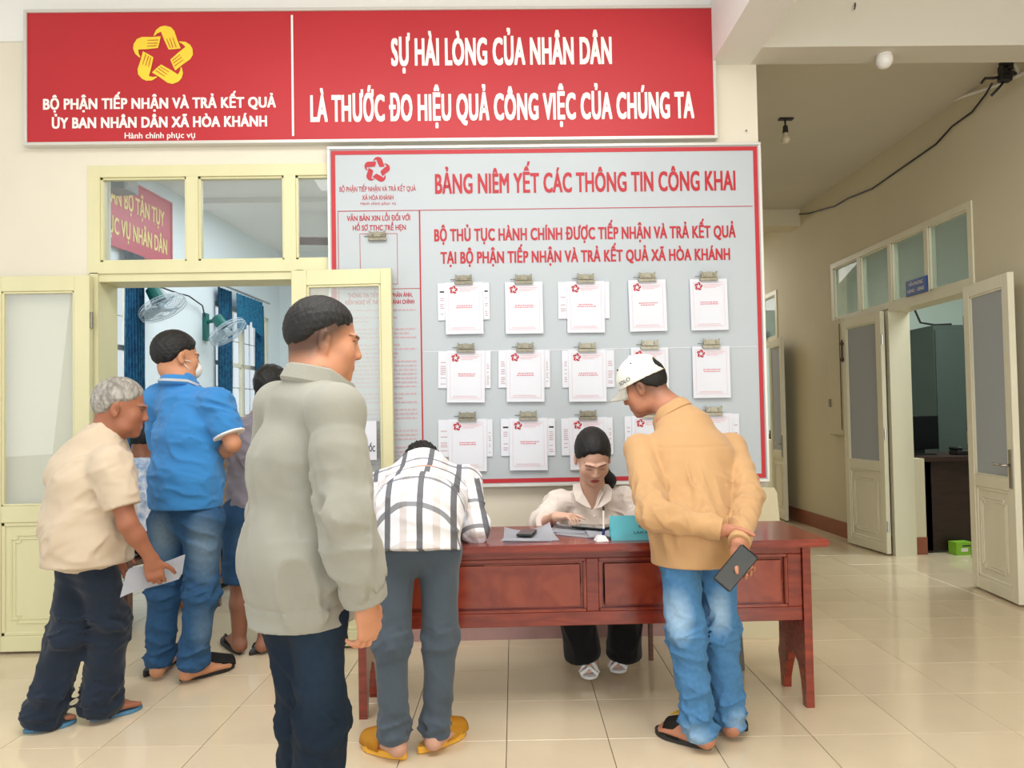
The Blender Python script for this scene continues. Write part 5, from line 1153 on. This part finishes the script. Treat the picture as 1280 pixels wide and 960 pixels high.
# ---------------------------------------------------------------- woman behind the desk
def woman_desk():
    J = dict(pel=(.44, -.28, .50), chest=(0.475, -0.42, 0.699), neck=(0.472, -0.47, 0.863), shR=(0.292, -0.48, 0.82), shL=(0.647, -0.46, 0.818), elR=(0.201, -0.56, 0.717), wrR=(0.257, -0.82, 0.794), elL=(0.699, -0.52, 0.729), wrL=(0.593, -0.8, 0.759),
             hipR=(.36, -.30, .50), hipL=(.52, -.30, .50), knR=(.33, -.70, .49), knL=(.60, -.70, .49), anR=(0.422, -0.64, 0.057), anL=(0.559, -0.6, 0.048))
    H = Head((0.462, -0.58, 1.043), (.03, -.82, -.57), (.0, -.57, .82), 1.03); off = (.41, -.30, 0)
    t = person(off, 'woman in a white blouse sitting behind the desk, head bowed over papers')
    lo, hi = bounds(J, H); hi[2] = 1.3; F = Field(lo, hi, .0045); H.build(F, fem=True); body(F, J, H, .9)
    F.ell((J['chest'][0]-.06, J['chest'][1]-.09, J['chest'][2]+.01), (.06, .05, .06), np.eye(3), .04); F.ell((J['chest'][0]+.06, J['chest'][1]-.09, J['chest'][2]+.01), (.06, .05, .06), np.eye(3), .04)
    hand(F, J['wrR'], (.75, -.45, .10), (.25, -.1, -1), 1, .88, (35, 45, 30), 20, spread=.12, idx=(15, 12, 8)); hand(F, J['wrL'], (-.25, -.85, -.15), (0, .1, -1), -1, .88, (25, 30, 20))
    foot(F, J['anR'], (0.406, -0.723, 0.0), .9, z=.045); foot(F, J['anL'], (0.553, -0.649, 0.0), .9, z=.045)
    grow(F, 'body', M['skin'], t, off, 1, H.paint(h('D9AF98'), lips=h('A8534F'), brow=h('4A3833'), closed=True))
    F = Field(H.c-.17, H.c+.19, .0035); H.hair(F, .011, ([-.12, -.06, -.03, 0., .03, .055, .07, .082, .095], [-.075, -.07, -.055, -.02, .018, .046, .076, .094, .110]), .010, back=.02, soft=.02); F.disp(strands(H, .0010, 3, 60))
    grow(F, 'hair', M['hair'], t, off, 1)
    F = Field(H.c-.26, H.c+.2, .004); a, b_ = H.w(.02, -.115, .0), V3((0.559, -0.47, 0.926)); F.seg(a, b_, .03, .028, .02); F.seg(b_, b_+V3((.01, .06, -.09)), .028, .014, .02); F.disp(folds(0.0033, (-0.08, .1, 1), 24, 4, 4)); grow(F, 'ponytail', M['hair'], t, off, 1)
    # blouse with an open V neck
    F = Field(lo-V3((.06, .08, 0)), hi+V3((.06, .06, 0)), .0045); ch, nk = V3(J['chest']), V3(J['neck']); sh = (1, 0, 0)
    F.seg((.44, -.30, .52), ch, .155, .150, .05, sh, .78, fs=True); F.seg(ch, ch+(nk-ch)*.7, .155, .11, .05, sh, .70); F.seg(J['shL'], J['shR'], .055, .055, .04)
    for q in (-1, 1): F.ell((ch[0]+q*.06, ch[1]-.10, ch[2]+.005), (.065, .05, .065), np.eye(3), .05)
    for q in 'LR':
        e, w = V3(J['el'+q]), V3(J['wr'+q]); F.seg(J['sh'+q], e, .060, .060, .03); F.seg(e, e+(w-e)*.42, .062, .054, .02, fe=True); c = e+(w-e)*.38; u = unit(w-e); F.seg(c-u*.03, c+u*.02, .060, .056, .004, fe=True, fs=True)
    F.disp(folds(0.0077, (-0.21, .1, 1), 15, 4, 2)); F.disp(folds(0.0077, (1, .25, -0.24), 24, 4, 4, near(J['shR'], .16))); F.disp(folds(0.0077, (1, .25, -0.24), 24, 4, 7, near(J['shL'], .16)))
    vb = V3((0.458, -0.6, 0.783)); zt = nk[2]+.03
    def vneck(p):
        w_ = np.interp(p[:, 2], [vb[2], zt], [0, .075]); q = np.maximum(np.abs(p[:, 0]-vb[0])-w_, -(p[:, 2]-vb[2])); return np.where(p[:, 1] < -.42, -q*.8, -.05)
    F.cut(vneck); grow(F, 'blouse', M['blouse'], t, off, 1)
    for q in (-1, 1):
        b = bmesh.new(); P_ = lambda x, y, Y: V3((vb[0]+q*x, Y, y)); pts = [P_(.012, vb[2]+.02, vb[1]-.01), P_(.035, vb[2]+.025, vb[1]-.012), P_(.085, vb[2]+.055, vb[1]+.0), P_(.098, vb[2]+.105, vb[1]+.03), P_(.088, zt+.015, vb[1]+.09), P_(.055, zt+.02, vb[1]+.10), P_(.05, vb[2]+.09, vb[1]+.012)]
        b.faces.new([b.verts.new(tuple(p)) for p in pts]); bmesh.ops.triangulate(b, faces=b.faces[:]); bmesh.ops.solidify(b, geom=b.faces[:], thickness=.004); bmesh.ops.recalc_face_normals(b, faces=b.faces[:]); obj('collar', b, M['blouse'], t, off)
    for k in range(3):
        b = bmesh.new(); sphere(b, (vb[0]+.006, vb[1]-.008-.012*k, vb[2]-.02-.045*k), .005, n=8); obj('button', b, M['lampwhite'], t, off)
    F = Field(lo, hi-V3((0, 0, .5)), HH); 
    F.seg(J['hipL'], J['hipR'], .10, .10, .04)
    for q in 'LR':
        kn, an = V3(J['kn'+q]), V3(J['an'+q]); F.seg(J['hip'+q], kn, .095, .072, .03); s_ = -1 if q == 'R' else 1; F.seg(kn, an+V3((s_*.035, .02, .04)), .072, .088, .02, fe=True)
    F.disp(folds(0.0066, (-0.09, .1, 1), 17, 4, 5)); grow(F, 'trousers', M['blackcloth'], t, off, 1)
    for (tx, hx) in (((0.402, -0.754, 0.0), J['anR']), ((0.552, -0.681, 0.0), J['anL'])):
        he = (hx[0]+.0, hx[1]+.045, 0); so = sole('high_sandal', tx, he, .085, .014, M['whitecloth'], t, off, z=.028); b = bmesh.new(); box(b, he[0]-.02, he[0]+.02, he[1]-.03, he[1]+.01, 0, .03); obj('heel', b, M['darksole'], so, off)
        tv, hv = V3((tx[0], tx[1], 0)), V3(he); f = unit(tv-hv); sd = V3((-f[1], f[0], 0)); b = bmesh.new()
        for q in (-1, 1): tube(b, [tuple(tv-f*.05+sd*q*.042+V3((0, 0, .045))), tuple(tv-f*.07+sd*q*.02+V3((0, 0, .083))), tuple(tv-f*.10-sd*q*.02+V3((0, 0, .10))), tuple(tv-f*.13-sd*q*.042+V3((0, 0, .10)))], .010, 6)
        tube(b, [tuple(tv-f*.03+sd*.04+V3((0, 0, .045))), tuple(tv-f*.035+V3((0, 0, .076))), tuple(tv-f*.03-sd*.04+V3((0, 0, .045)))], .009, 6); obj('strap', b, M['whitecloth'], so, off)
# ---------------------------------------------------------------- elderly man in the cream polo
def man_cream():
    J = dict(pel=(-1.745, -1.02, 0.774), chest=(-1.735, -1.0, 1.023), neck=(-1.686, -0.99, 1.202), shR=(-1.592, -1.13, 1.089), shL=(-1.783, -0.86, 1.094), elR=(-1.517, -1.14, 0.844), wrR=(-1.452, -1.08, 0.692), elL=(-1.827, -0.82, 0.822), wrL=(-1.77, -0.78, 0.67),
             hipR=(-1.721, -1.04, 0.717), hipL=(-1.801, -0.98, 0.707), knR=(-1.663, -1.0, 0.387), knL=(-1.809, -1.05, 0.388), anR=(-1.711, -1.0, 0.075), anL=(-1.896, -1.07, 0.061))
    H = Head((-1.626, -0.98, 1.318), (.93, .30, -.20), (.24, .04, .97), 1.02); off = floor_of(J)
    t = person(off, 'grey-haired man in a cream polo and dark trousers at the far left, holding papers')
    lo, hi = bounds(J, H); F = Field(lo, hi, .0058); H.build(F); body(F, J, H)
    hand(F, J['wrR'], (.15, .1, -1), (-.3, .9, .1), 1, .95, (20, 50, 40), 20); hand(F, J['wrL'], (.4, 0, -.9), (.3, -.9, 0), -1, .95)
    foot(F, J['anR'], (-1.606, -0.884, 0.0), .95); foot(F, J['anL'], (-1.814, -1.007, 0.0), .95)
    grow(F, 'body', M['skin'], t, off, 1, H.paint(h('9C644A'), brow=h('5A4A44')))
    F = Field(H.c-.16, H.c+.17, .004); H.hair(F, .009, ([-.12, -.07, -.04, -.01, .02, .05, .07, .085], [-.06, -.055, -.03, .02, .028, .045, .07, .085]), .004); F.disp(strands(H, .0014, 4, 200)); grow(F, 'hair', M['greyhair'], t, off, 0)
    F = Field(lo-V3((.08, .08, 0)), hi+V3((.08, .08, 0)), HH); sh = unit((.25, -.97, 0)); hem = V3((-1.745, -1.02, 0.67)); wa = V3((-1.745, -1.02, 0.798)); ch = V3((-1.739, -1.0, 1.016)); up = V3((-1.71, -0.99, 1.145))
    F.seg(hem, hem+V3((0, 0, .12)), .176, .168, .05, sh, 1.0, fs=True); F.seg(hem+V3((0, 0, .12)), ch, .165, .160, .05, sh, .98); F.seg(wa, ch, .160, .165, .05, sh, .90); F.seg(ch, up, .165, .13, .05, sh, .82); F.seg(J['shL'], J['shR'], .06, .066, .04); F.seg(up, J['neck'], .10, .066, .04)
    F.seg(J['shR'], V3(J['shR'])+(V3(J['elR'])-V3(J['shR']))*.72, .070, .072, .03, fe=True); F.seg(J['shL'], V3(J['shL'])+(V3(J['elL'])-V3(J['shL']))*.72, .07, .07, .03, fe=True)
    F.disp(folds(0.0110, (1, .25, 0.44), 15, 4, 3)); grow(F, 'polo_shirt', M['creamshirt'], t, off, 1)
    collar('collar', V3(J['neck'])+V3((.0, 0, -.004)), (.35, 0, .94), (.94, .14, -.3), .064, .072, FOLD, 30, M['creamshirt'], t, off, .01)
    F = Field(lo, hi-V3((0, 0, .45)), HH); trousers(F, J, 1., .088, .074, .076, k=.03, pw=.115, ext=.045); F.disp(folds(0.0099, (1, .25, -0.24), 13, 4, 2)); F.disp(bunch(J, 0.0135, .2, 24, 5)); grow(F, 'trousers', M['navytrousers'], t, off, 1)
    slipper('flip_flop', (-1.593, -0.867, 0.0), (-1.745, -1.011, 0.0), M['bluesole'], M['bluesole'], t, off, .095, .016); slipper('flip_flop', (-1.8, -1.007, 0.0), (-1.958, -1.115, 0.0), M['bluesole'], M['bluesole'], t, off, .095, .016)
    # papers in his hand
    q = thing('folded_papers', (-1.469, -1.03, 0.602), 0, 'folded white papers held by the man in the cream polo', 'papers'); c = V3(q.location)
    a, b_, d_, e = [V3(p)-c for p in ((-1.571, -1.1, 0.537), (-1.544, -1.1, 0.642), (-1.375, -0.96, 0.671), (-1.389, -0.96, 0.585))]
    for k in range(3):
        b = bmesh.new(); o_ = V3((.004*k, .006*k, .004*k)); g = [[b.verts.new(tuple((a*(1-v)+b_*v)*(1-u)+(e*(1-v)+d_*v)*u+o_+V3((0, -.012*math.sin(u*3.1), .006*math.sin(u*5+k))))) for v in (0, .5, 1)] for u in np.linspace(0, 1, 9)]
        for r0, r1 in zip(g, g[1:]):
            for j in range(2): b.faces.new((r0[j], r1[j], r1[j+1], r0[j+1]))
        bmesh.ops.solidify(b, geom=b.faces[:], thickness=.0015); obj('sheet', b, M['paper'], q)
# ---------------------------------------------------------------- man in the blue polo
def man_blue():
    J = dict(pel=(-1.529, -0.55, 0.857), chest=(-1.528, -0.52, 1.176), neck=(-1.579, -0.5, 1.459), shR=(-1.359, -0.6, 1.342), shL=(-1.714, -0.42, 1.372), elR=(-1.277, -0.62, 1.147), wrR=(-1.49, -0.36, 1.047), elL=(-1.768, -0.26, 1.059), wrL=(-1.513, -0.3, 1.069),
             hipR=(-1.444, -0.58, 0.781), hipL=(-1.617, -0.52, 0.776), knR=(-1.45, -0.57, 0.425), knL=(-1.659, -0.5, 0.413), anR=(-1.503, -0.56, 0.092), anL=(-1.688, -0.5, 0.093))
    H = Head((-1.594, -0.49, 1.576), (.74, .66, -.08), (.06, .04, 1), 1.02); off = floor_of(J)
    t = person(off, 'man in a bright blue polo and jeans with folded arms, in the doorway')
    lo, hi = bounds(J, H); F = Field(lo, hi, .0068); H.build(F); body(F, J, H)
    hand(F, J['wrR'], (-.6, .5, .3), (.2, .8, -.3), 1, 1.); hand(F, J['wrL'], (.7, -.2, .5), (.3, -.6, .3), -1, 1., (10, 15, 10))
    foot(F, J['anR'], (-1.389, -0.41, 0.0), 1.); foot(F, J['anL'], (-1.733, -0.238, 0.0), 1.)
    grow(F, 'body', M['skin'], t, off, 1, H.paint(h('C28A68')))
    F = Field(H.c-.17, H.c+.18, .004); H.hair(F, .011, None, .006, back=.008, soft=.04); F.disp(strands(H, .0014, 4, 180)); grow(F, 'hair', M['hair'], t, off, 0)
    F = Field(H.c-.15, H.c+.16, .004); F.ell(H.w(0, .068, -.05), (.055, .052, .05), H.R); F.cut(lambda p: (.055-H.loc(p)[:, 1]-.2*0).astype(np.float32)); m_ = grow(F, 'face_mask', M['whitecloth'], t, off, 1)
    for z in (-.02, -.07): obj('ear_loop', tube(bmesh.new(), [tuple(H.w(.05, .065, z)), tuple(H.w(.074, .03, z*.7)), tuple(H.w(.084, -.02, -.01))], .002, 5), M['whitecloth'], m_, off)
    F = Field(lo-V3((.08, .08, 0)), hi+V3((.08, .08, 0)), HH); sh = unit((.86, -.5, 0)); hem = V3((-1.529, -0.55, 0.841)); wa = V3((-1.529, -0.55, 0.974)); ch = V3((-1.528, -0.52, 1.188)); up = V3((-1.56, -0.5, 1.327))
    F.seg(hem, wa, .180, .178, .05, sh, .88, fs=True); F.seg(wa, ch, .178, .182, .05, sh, .78); F.seg(ch, up, .182, .14, .05, sh, .72); F.seg(J['shL'], J['shR'], .07, .07, .04); F.seg(up, J['neck'], .10, .07, .04)
    for q in 'LR': s0, e0 = V3(J['sh'+q]), V3(J['el'+q]); F.seg(s0, s0+(e0-s0)*.78, .074, .072, .03, fe=True)
    F.disp(folds(0.0088, (1, .25, -0.36), 20, 4, 3)); grow(F, 'polo_shirt', M['bluepolo'], t, off, 1)
    s0, e0 = V3(J['shR']), V3(J['elR']); F = Field(e0-.16, e0+.16, .005); F.seg(s0+(e0-s0)*.74, s0+(e0-s0)*.795, .076, .0755, .004, fe=True, fs=True); grow(F, 'sleeve_trim', M['whitecloth'], t, off, 1)
    collar('collar', V3(J['neck'])+V3((0, 0, -.004)), (0.05, 0.03, 1), (.7, .7, 0), .066, .074, FOLD, 30, M['bluepolo'], t, off, .01)
    collar('collar_stripe', V3(J['neck'])+V3((0, 0, -.004)), (0.05, 0.03, 1), (.7, .7, 0), .069, .077, [(.021, .012), (.026, .0), (.0262, -.001)], 60, M['whitecloth'], t, off, .0)
    F = Field(lo, hi-V3((0, 0, .6)), HH); trousers(F, J, 1., .102, .074, .060, k=.03); F.disp(folds(0.0066, (1, .25, -0.36), 14, 4, 2)); F.disp(bunch(J, 0.0150, .2, 24, 5))
    grow(F, 'jeans', M['denim'], t, off, 1, jeans_paint(h('2F5378'), h('7E95A6'), [((-1.626, -0.62, 0.714), (.07, .2, .13), .8), ((-1.403, -0.72, 0.652), (.08, .2, .17), .75), ((-1.423, -0.66, 0.266), (.05, .2, .12), .35)]))
    slipper('closed_slipper', (-1.374, -0.352, 0.0), (-1.567, -0.555, 0.0), M['darksole'], M['slipper_blk'], t, off, .115, .03); slipper('closed_slipper', (-1.74, -0.133, 0.0), (-1.769, -0.486, 0.0), M['darksole'], M['slipper_blk'], t, off, .115, .03)
# ---------------------------------------------------------------- man in the grey shirt
def man_grey():
    J = dict(pel=(-1.332, -0.15, 0.806), chest=(-1.319, -0.13, 1.087), neck=(-1.275, -0.11, 1.318), shR=(-1.094, -0.15, 1.227), shL=(-1.422, -0.08, 1.197), elR=(-1.084, -0.1, 0.971), wrR=(-1.215, 0.08, 0.868), elL=(-1.472, -0.02, 0.963), wrL=(-1.461, 0.16, 0.912),
             hipR=(-1.246, -0.15, 0.726), hipL=(-1.397, -0.15, 0.729), knR=(-1.241, -0.15, 0.38), knL=(-1.413, -0.15, 0.384), anR=(-1.29, -0.14, 0.056), anL=(-1.423, -0.14, 0.059))
    H = Head((-1.252, -0.08, 1.438), (.35, .92, -.12), (.1, .05, 1), 1.0); off = floor_of(J)
    t = person(off, 'man in a grey shirt and denim shorts in the doorway, mostly behind the jacket')
    lo, hi = bounds(J, H); F = Field(lo, hi, .0068); H.build(F); body(F, J, H)
    hand(F, J['wrR'], (-.3, .9, 0), (-1, 0, -.3), 1, 1.); hand(F, J['wrL'], (.3, .9, 0), (1, 0, -.3), -1, 1.); foot(F, J['anR'], (-1.29, -0.001, 0.0), 1.); foot(F, J['anL'], (-1.55, 0.079, 0.0), 1.)
    grow(F, 'body', M['skin'], t, off, 1, H.paint(h('8E5F49')))
    F = Field(H.c-.16, H.c+.17, .0045); H.hair(F, .012); F.disp(strands(H, .002, 4, 130)); grow(F, 'hair', M['hair'], t, off, 0)
    F = Field(lo-V3((.08, .08, 0)), hi+V3((.08, .08, 0)), .0075); sh = unit((.97, -.1, 0)); hem = V3((-1.332, -0.15, 0.775)); ch = V3((-1.314, -0.13, 1.087)); up = V3((-1.29, -0.12, 1.204))
    F.seg(hem, ch, .150, .175, .05, sh, .74, fs=True); F.seg(ch, up, .175, .13, .05, sh, .7); F.seg(J['shL'], J['shR'], .066, .066, .04); F.seg(up, J['neck'], .10, .062, .04)
    for q in 'LR': s0, e0 = V3(J['sh'+q]), V3(J['el'+q]); F.seg(s0, s0+(e0-s0)*.8, .07, .066, .03, fe=True)
    F.disp(folds(0.0099, (1, .25, -0.36), 20, 4, 7)); grow(F, 'shirt', M['greyshirt'], t, off, 1)
    F = Field(lo, hi-V3((0, 0, .5)), .0075); hp = (1, 0, 0); F.seg(J['hipL'], J['hipR'], .11, .11, .04); F.seg(J['pel'], V3(J['pel'])-V3((0, 0, .04)), .14, .14, .04, hp, .75)
    for q in 'LR': F.seg(J['hip'+q], J['kn'+q], .105, .088, .03, fe=True)
    F.disp(folds(0.0055, (1, .25, -0.36), 14, 4, 2)); grow(F, 'denim_shorts', M['denim'], t, off, 1, jeans_paint(h('2C4C6E'), h('54718C'), [((-1.338, -0.3, 0.615), (.08, .2, .1), .7)]))
    slipper('flip_flop', (-1.28, 0.043, 0.0), (-1.351, -0.189, 0.0), M['darksole'], M['darksole'], t, off, .10, .02); slipper('flip_flop', (-1.601, 0.144, 0.0), (-1.408, -0.172, 0.0), M['darksole'], M['darksole'], t, off, .10, .02)
# ---------------------------------------------------------------- two seated people glimpsed in the room
def seated(name, hx, X, Y, top, pants, skin, label, arm, hdir, seat_z=.46, zoff=0.):
    z = seat_z+zoff; f = unit((hdir[0], hdir[1], 0)); r = np.cross(f, (0, 0, 1)); O = V3((X, Y, 0)); W_ = lambda a, b, c: tuple(O+r*a+f*b+V3((0, 0, c)))
    J = dict(pel=W_(0, 0, z+.08), chest=W_(0, .06, z+.36), neck=W_(0, .10, z+.55), shR=W_(.17, .08, z+.50), shL=W_(-.17, .08, z+.50), elR=W_(.24, .14, z+.25), wrR=W_(.12, .34, z+.30), elL=W_(-.24, .14, z+.25), wrL=W_(-.1, .34, z+.3),
             hipR=W_(.09, .02, z+.07), hipL=W_(-.09, .02, z+.07), knR=W_(.11, .42, z+.06), knL=W_(-.11, .42, z+.06), anR=W_(.1, .40, .09), anL=W_(-.1, .40, .09))
    if arm: J['elR'], J['wrR'] = W_(*arm[0]), W_(*arm[1])
    H = Head(W_(0, .15, z+.67), tuple(f+V3((0, 0, -.25))), (0, 0, 1), 1.); off = (X, Y, 0); t = person(off, label); lo, hi = bounds(J, H)
    F = Field(lo, hi, .010); H.build(F); body(F, J, H); hand(F, J['wrR'], V3(J['wrR'])-V3(J['elR']), (0, .3, -1), 1); hand(F, J['wrL'], V3(J['wrL'])-V3(J['elL']), (0, 0, -1), -1)
    foot(F, J['anR'], W_(.1, .56, 0)); foot(F, J['anL'], W_(-.1, .56, 0)); grow(F, 'body', M['skin'], t, off, 1, H.paint(skin))
    F = Field(H.c-.17, H.c+.18, .006); H.hair(F, .012); grow(F, 'hair', M['hair'], t, off, 0)
    F = Field(lo-.08, hi+.08, .010); F.seg(J['pel'], J['chest'], .17, .17, .05, r, .75); F.seg(J['chest'], V3(J['chest'])+V3((0, 0, .12)), .17, .12, .05, r, .7); F.seg(J['shL'], J['shR'], .062, .062, .04)
    for q in 'LR': F.seg(J['sh'+q], V3(J['sh'+q])+(V3(J['el'+q])-V3(J['sh'+q]))*(.8 if not name else 1), .066, .064, .03, fe=True)
    if name: 
        for q in 'LR': F.seg(J['el'+q], V3(J['el'+q])+(V3(J['wr'+q])-V3(J['el'+q]))*.85, .062, .05, .03, fe=True)
    F.disp(folds(0.0110, (-0.68, .1, 1), 24, 4, 7)); grow(F, 'shirt', top, t, off, 1)
    F = Field(lo, hi, .012); F.seg(J['hipL'], J['hipR'], .10, .10, .04)
    for q in 'LR': F.seg(J['hip'+q], J['kn'+q], .095, .07, .03); F.seg(J['kn'+q], J['an'+q], .068, .06, .03, fe=True)
    grow(F, 'trousers', pants, t, off, 1)
    for q in (-.1, .1): sole('slipper', W_(q, .58, 0), W_(q, .34, 0), .1, .02, M['darksole'], t, off)
    s = thing('stool', (X, Y, 0), math.atan2(-f[0], f[1]), 'dark stool under the seated %s' % hx, 'stool')
    obj('seat', bxm(-.17, .17, -.17, .17, seat_z-.05, seat_z-.02), M['brownwood'], s)
    for a in (-.14, .14):
        for b in (-.14, .14): obj('leg', bxm(a-.015, a+.015, b-.015, b+.015, 0, seat_z-.05), M['brownwood'], s)
M['jacket'] = cloth('pale grey green jacket cloth', h('9A998E'), .85, .05, 3, .2); M['jacket_in'] = cloth('olive grey collar', h('6F6C5C'), .8, .08)
M['tanshirt'] = cloth('tan shirt cloth', h('C39A6C'), .8, .05, 6, .2); M['capcloth'] = cloth('off white cap cotton', h('EFEDE2'), .8, .02, 6, .3); M['capink'] = mat('dark green cap print', h('3C5A50'), .6)
M['creamshirt'] = cloth('cream polo cotton', h('CDBBA3'), .85, .05, 4); M['bluepolo'] = cloth('bright blue polo cotton', h('3A86C8'), .85, .06, 8, .35, 900); M['greyshirt'] = cloth('grey violet shirt cloth', h('8E8790'), .85, .08, 5)
M['greytrousers'] = cloth('slate grey trousers', h('4E5964'), .85, .12, 5); M['navytrousers'] = cloth('dark navy trousers', h('1C2737'), .85, .25, 7); M['blackcloth'] = cloth('black trousers', h('0E0D0F'), .9, .1)
M['blouse'] = cloth('white blouse', h('EADFD6'), .75, .05, 6, .2); M['whitecloth'] = cloth('white cloth', h('EDEBE8'), .75, .03)
M['darksole'] = mat('black rubber sole', h('2A2A28'), .7); M['sandal_blk'] = mat('black sandal strap', h('26241F'), .6); M['slipper_blk'] = mat('black foam slipper', h('2B2A2A'), .75); M['gold'] = mat('gold strap mark', h('C9A23C'), .5)
M['yellowsole'] = mat('yellow foam slipper', h('F0B23A'), .6, noise=.08, scale=120); M['bluesole'] = mat('blue rubber flip flop', h('4C7FA0'), .7)
M['greyhair'] = mat('grey hair', h('76716A'), .6, scale=60, c2=h('A9A59C'), bump=.4, bscale=220, stretch=(1, 1, .25)); M['mustard'] = cloth('mustard knit', h('C79A3B'), .9, .35, 30, .6, 120); M['whiteblue'] = cloth('white and blue print cotton', h('E4E9F2'), .85, 0, 24, c2=h('8FA9CC'))
def plaid():
    m, t, b = nt('white and grey plaid cotton'); b.inputs['Roughness'].default_value = .85; b.inputs['Specular IOR Level'].default_value = .25
    at = t.nodes.new('ShaderNodeAttribute'); at.attribute_name = 'uvw'; sp = t.nodes.new('ShaderNodeSeparateXYZ'); t.links.new(at.outputs['Vector'], sp.inputs[0])
    def mt(op, a, b_=None, c=None):
        n = t.nodes.new('ShaderNodeMath'); n.operation = op
        for i, v in enumerate((a, b_, c)):
            if v is None: continue
            if isinstance(v, (int, float)): n.inputs[i].default_value = v
            else: t.links.new(v, n.inputs[i])
        return n.outputs[0]
    def stripe(x, period, ph, w):
        q = mt('MODULO', mt('ADD', x, 20*period+ph), period); return mt('LESS_THAN', mt('ABSOLUTE', mt('SUBTRACT', q, period/2)), w/2)
    cur = None
    def layer(prev, mask, col, f):
        mx = t.nodes.new('ShaderNodeMix'); mx.data_type = 'RGBA'; t.links.new(mt('MULTIPLY', mask, f), mx.inputs[0])
        if prev is None: mx.inputs[6].default_value = (*h('EDEFF6'), 1)
        else: t.links.new(prev, mx.inputs[6])
        mx.inputs[7].default_value = (*col, 1); return mx.outputs[2]
    x, y = sp.outputs[0], sp.outputs[1]
    cur = layer(None, stripe(x, .118, .084, .026), h('C9BDB8'), .65); cur = layer(cur, stripe(y, .118, .019, .016), h('CBC2BF'), .6)
    cur = layer(cur, stripe(x, .118, .025, .022), h('57585F'), .92); cur = layer(cur, stripe(y, .118, .049, .016), h('66686F'), .8)
    t.links.new(cur, b.inputs['Base Color']); return m
M['plaid'] = plaid()
import time
_t = time.time()
man_jacket(); man_cap(); man_plaid(); woman_desk(); man_cream(); man_blue(); man_grey()
seated('long', 'person in mustard', -2.064, 1.05, M['mustard'], M['navytrousers'], h('B98A6C'), 'seated person in a mustard top glimpsed past the blue polo', ((.28, .05, .72), (.16, .3, .76)), (.05, 1), .45)
seated('', 'person in white', -2.317, .46, M['whiteblue'], M['blackcloth'], h('8F5B42'), 'seated person in a white print top glimpsed behind the cream polo', ((.26, .02, .98), (.16, .12, 1.12)), (.35, 1), .45, .02)
print('people', time.time()-_t, 'tris', TRI[0])
# chair of the woman
t = thing('office_chair', (.56, -.22, 0), 0, 'dark blue grey chair under the woman behind the desk', 'chair'); M['chairblue'] = mat('slate blue chair fabric', h('4F6178'), .7)
obj('seat', bevel(bxm(-.23, .23, -.22, .16, .33, .38), .01, 2), M['chairblue'], t)
obj('backrest', bevel(bxm(-.20, .20, .17, .20, .48, .80), .012, 2), M['chairblue'], t)
for x in (-.2, .2):
    for y in (-.19, .17): b = bmesh.new(); cyl(b, (x, y, 0), (x, y, .34), .013); obj('leg', b, M['brownwood'], t)
    b = bmesh.new(); tube(b, [(x, .18, .34), (x, .2, .5), (x, .2, .82)], .012); obj('back_post', b, M['chairblue'], t)
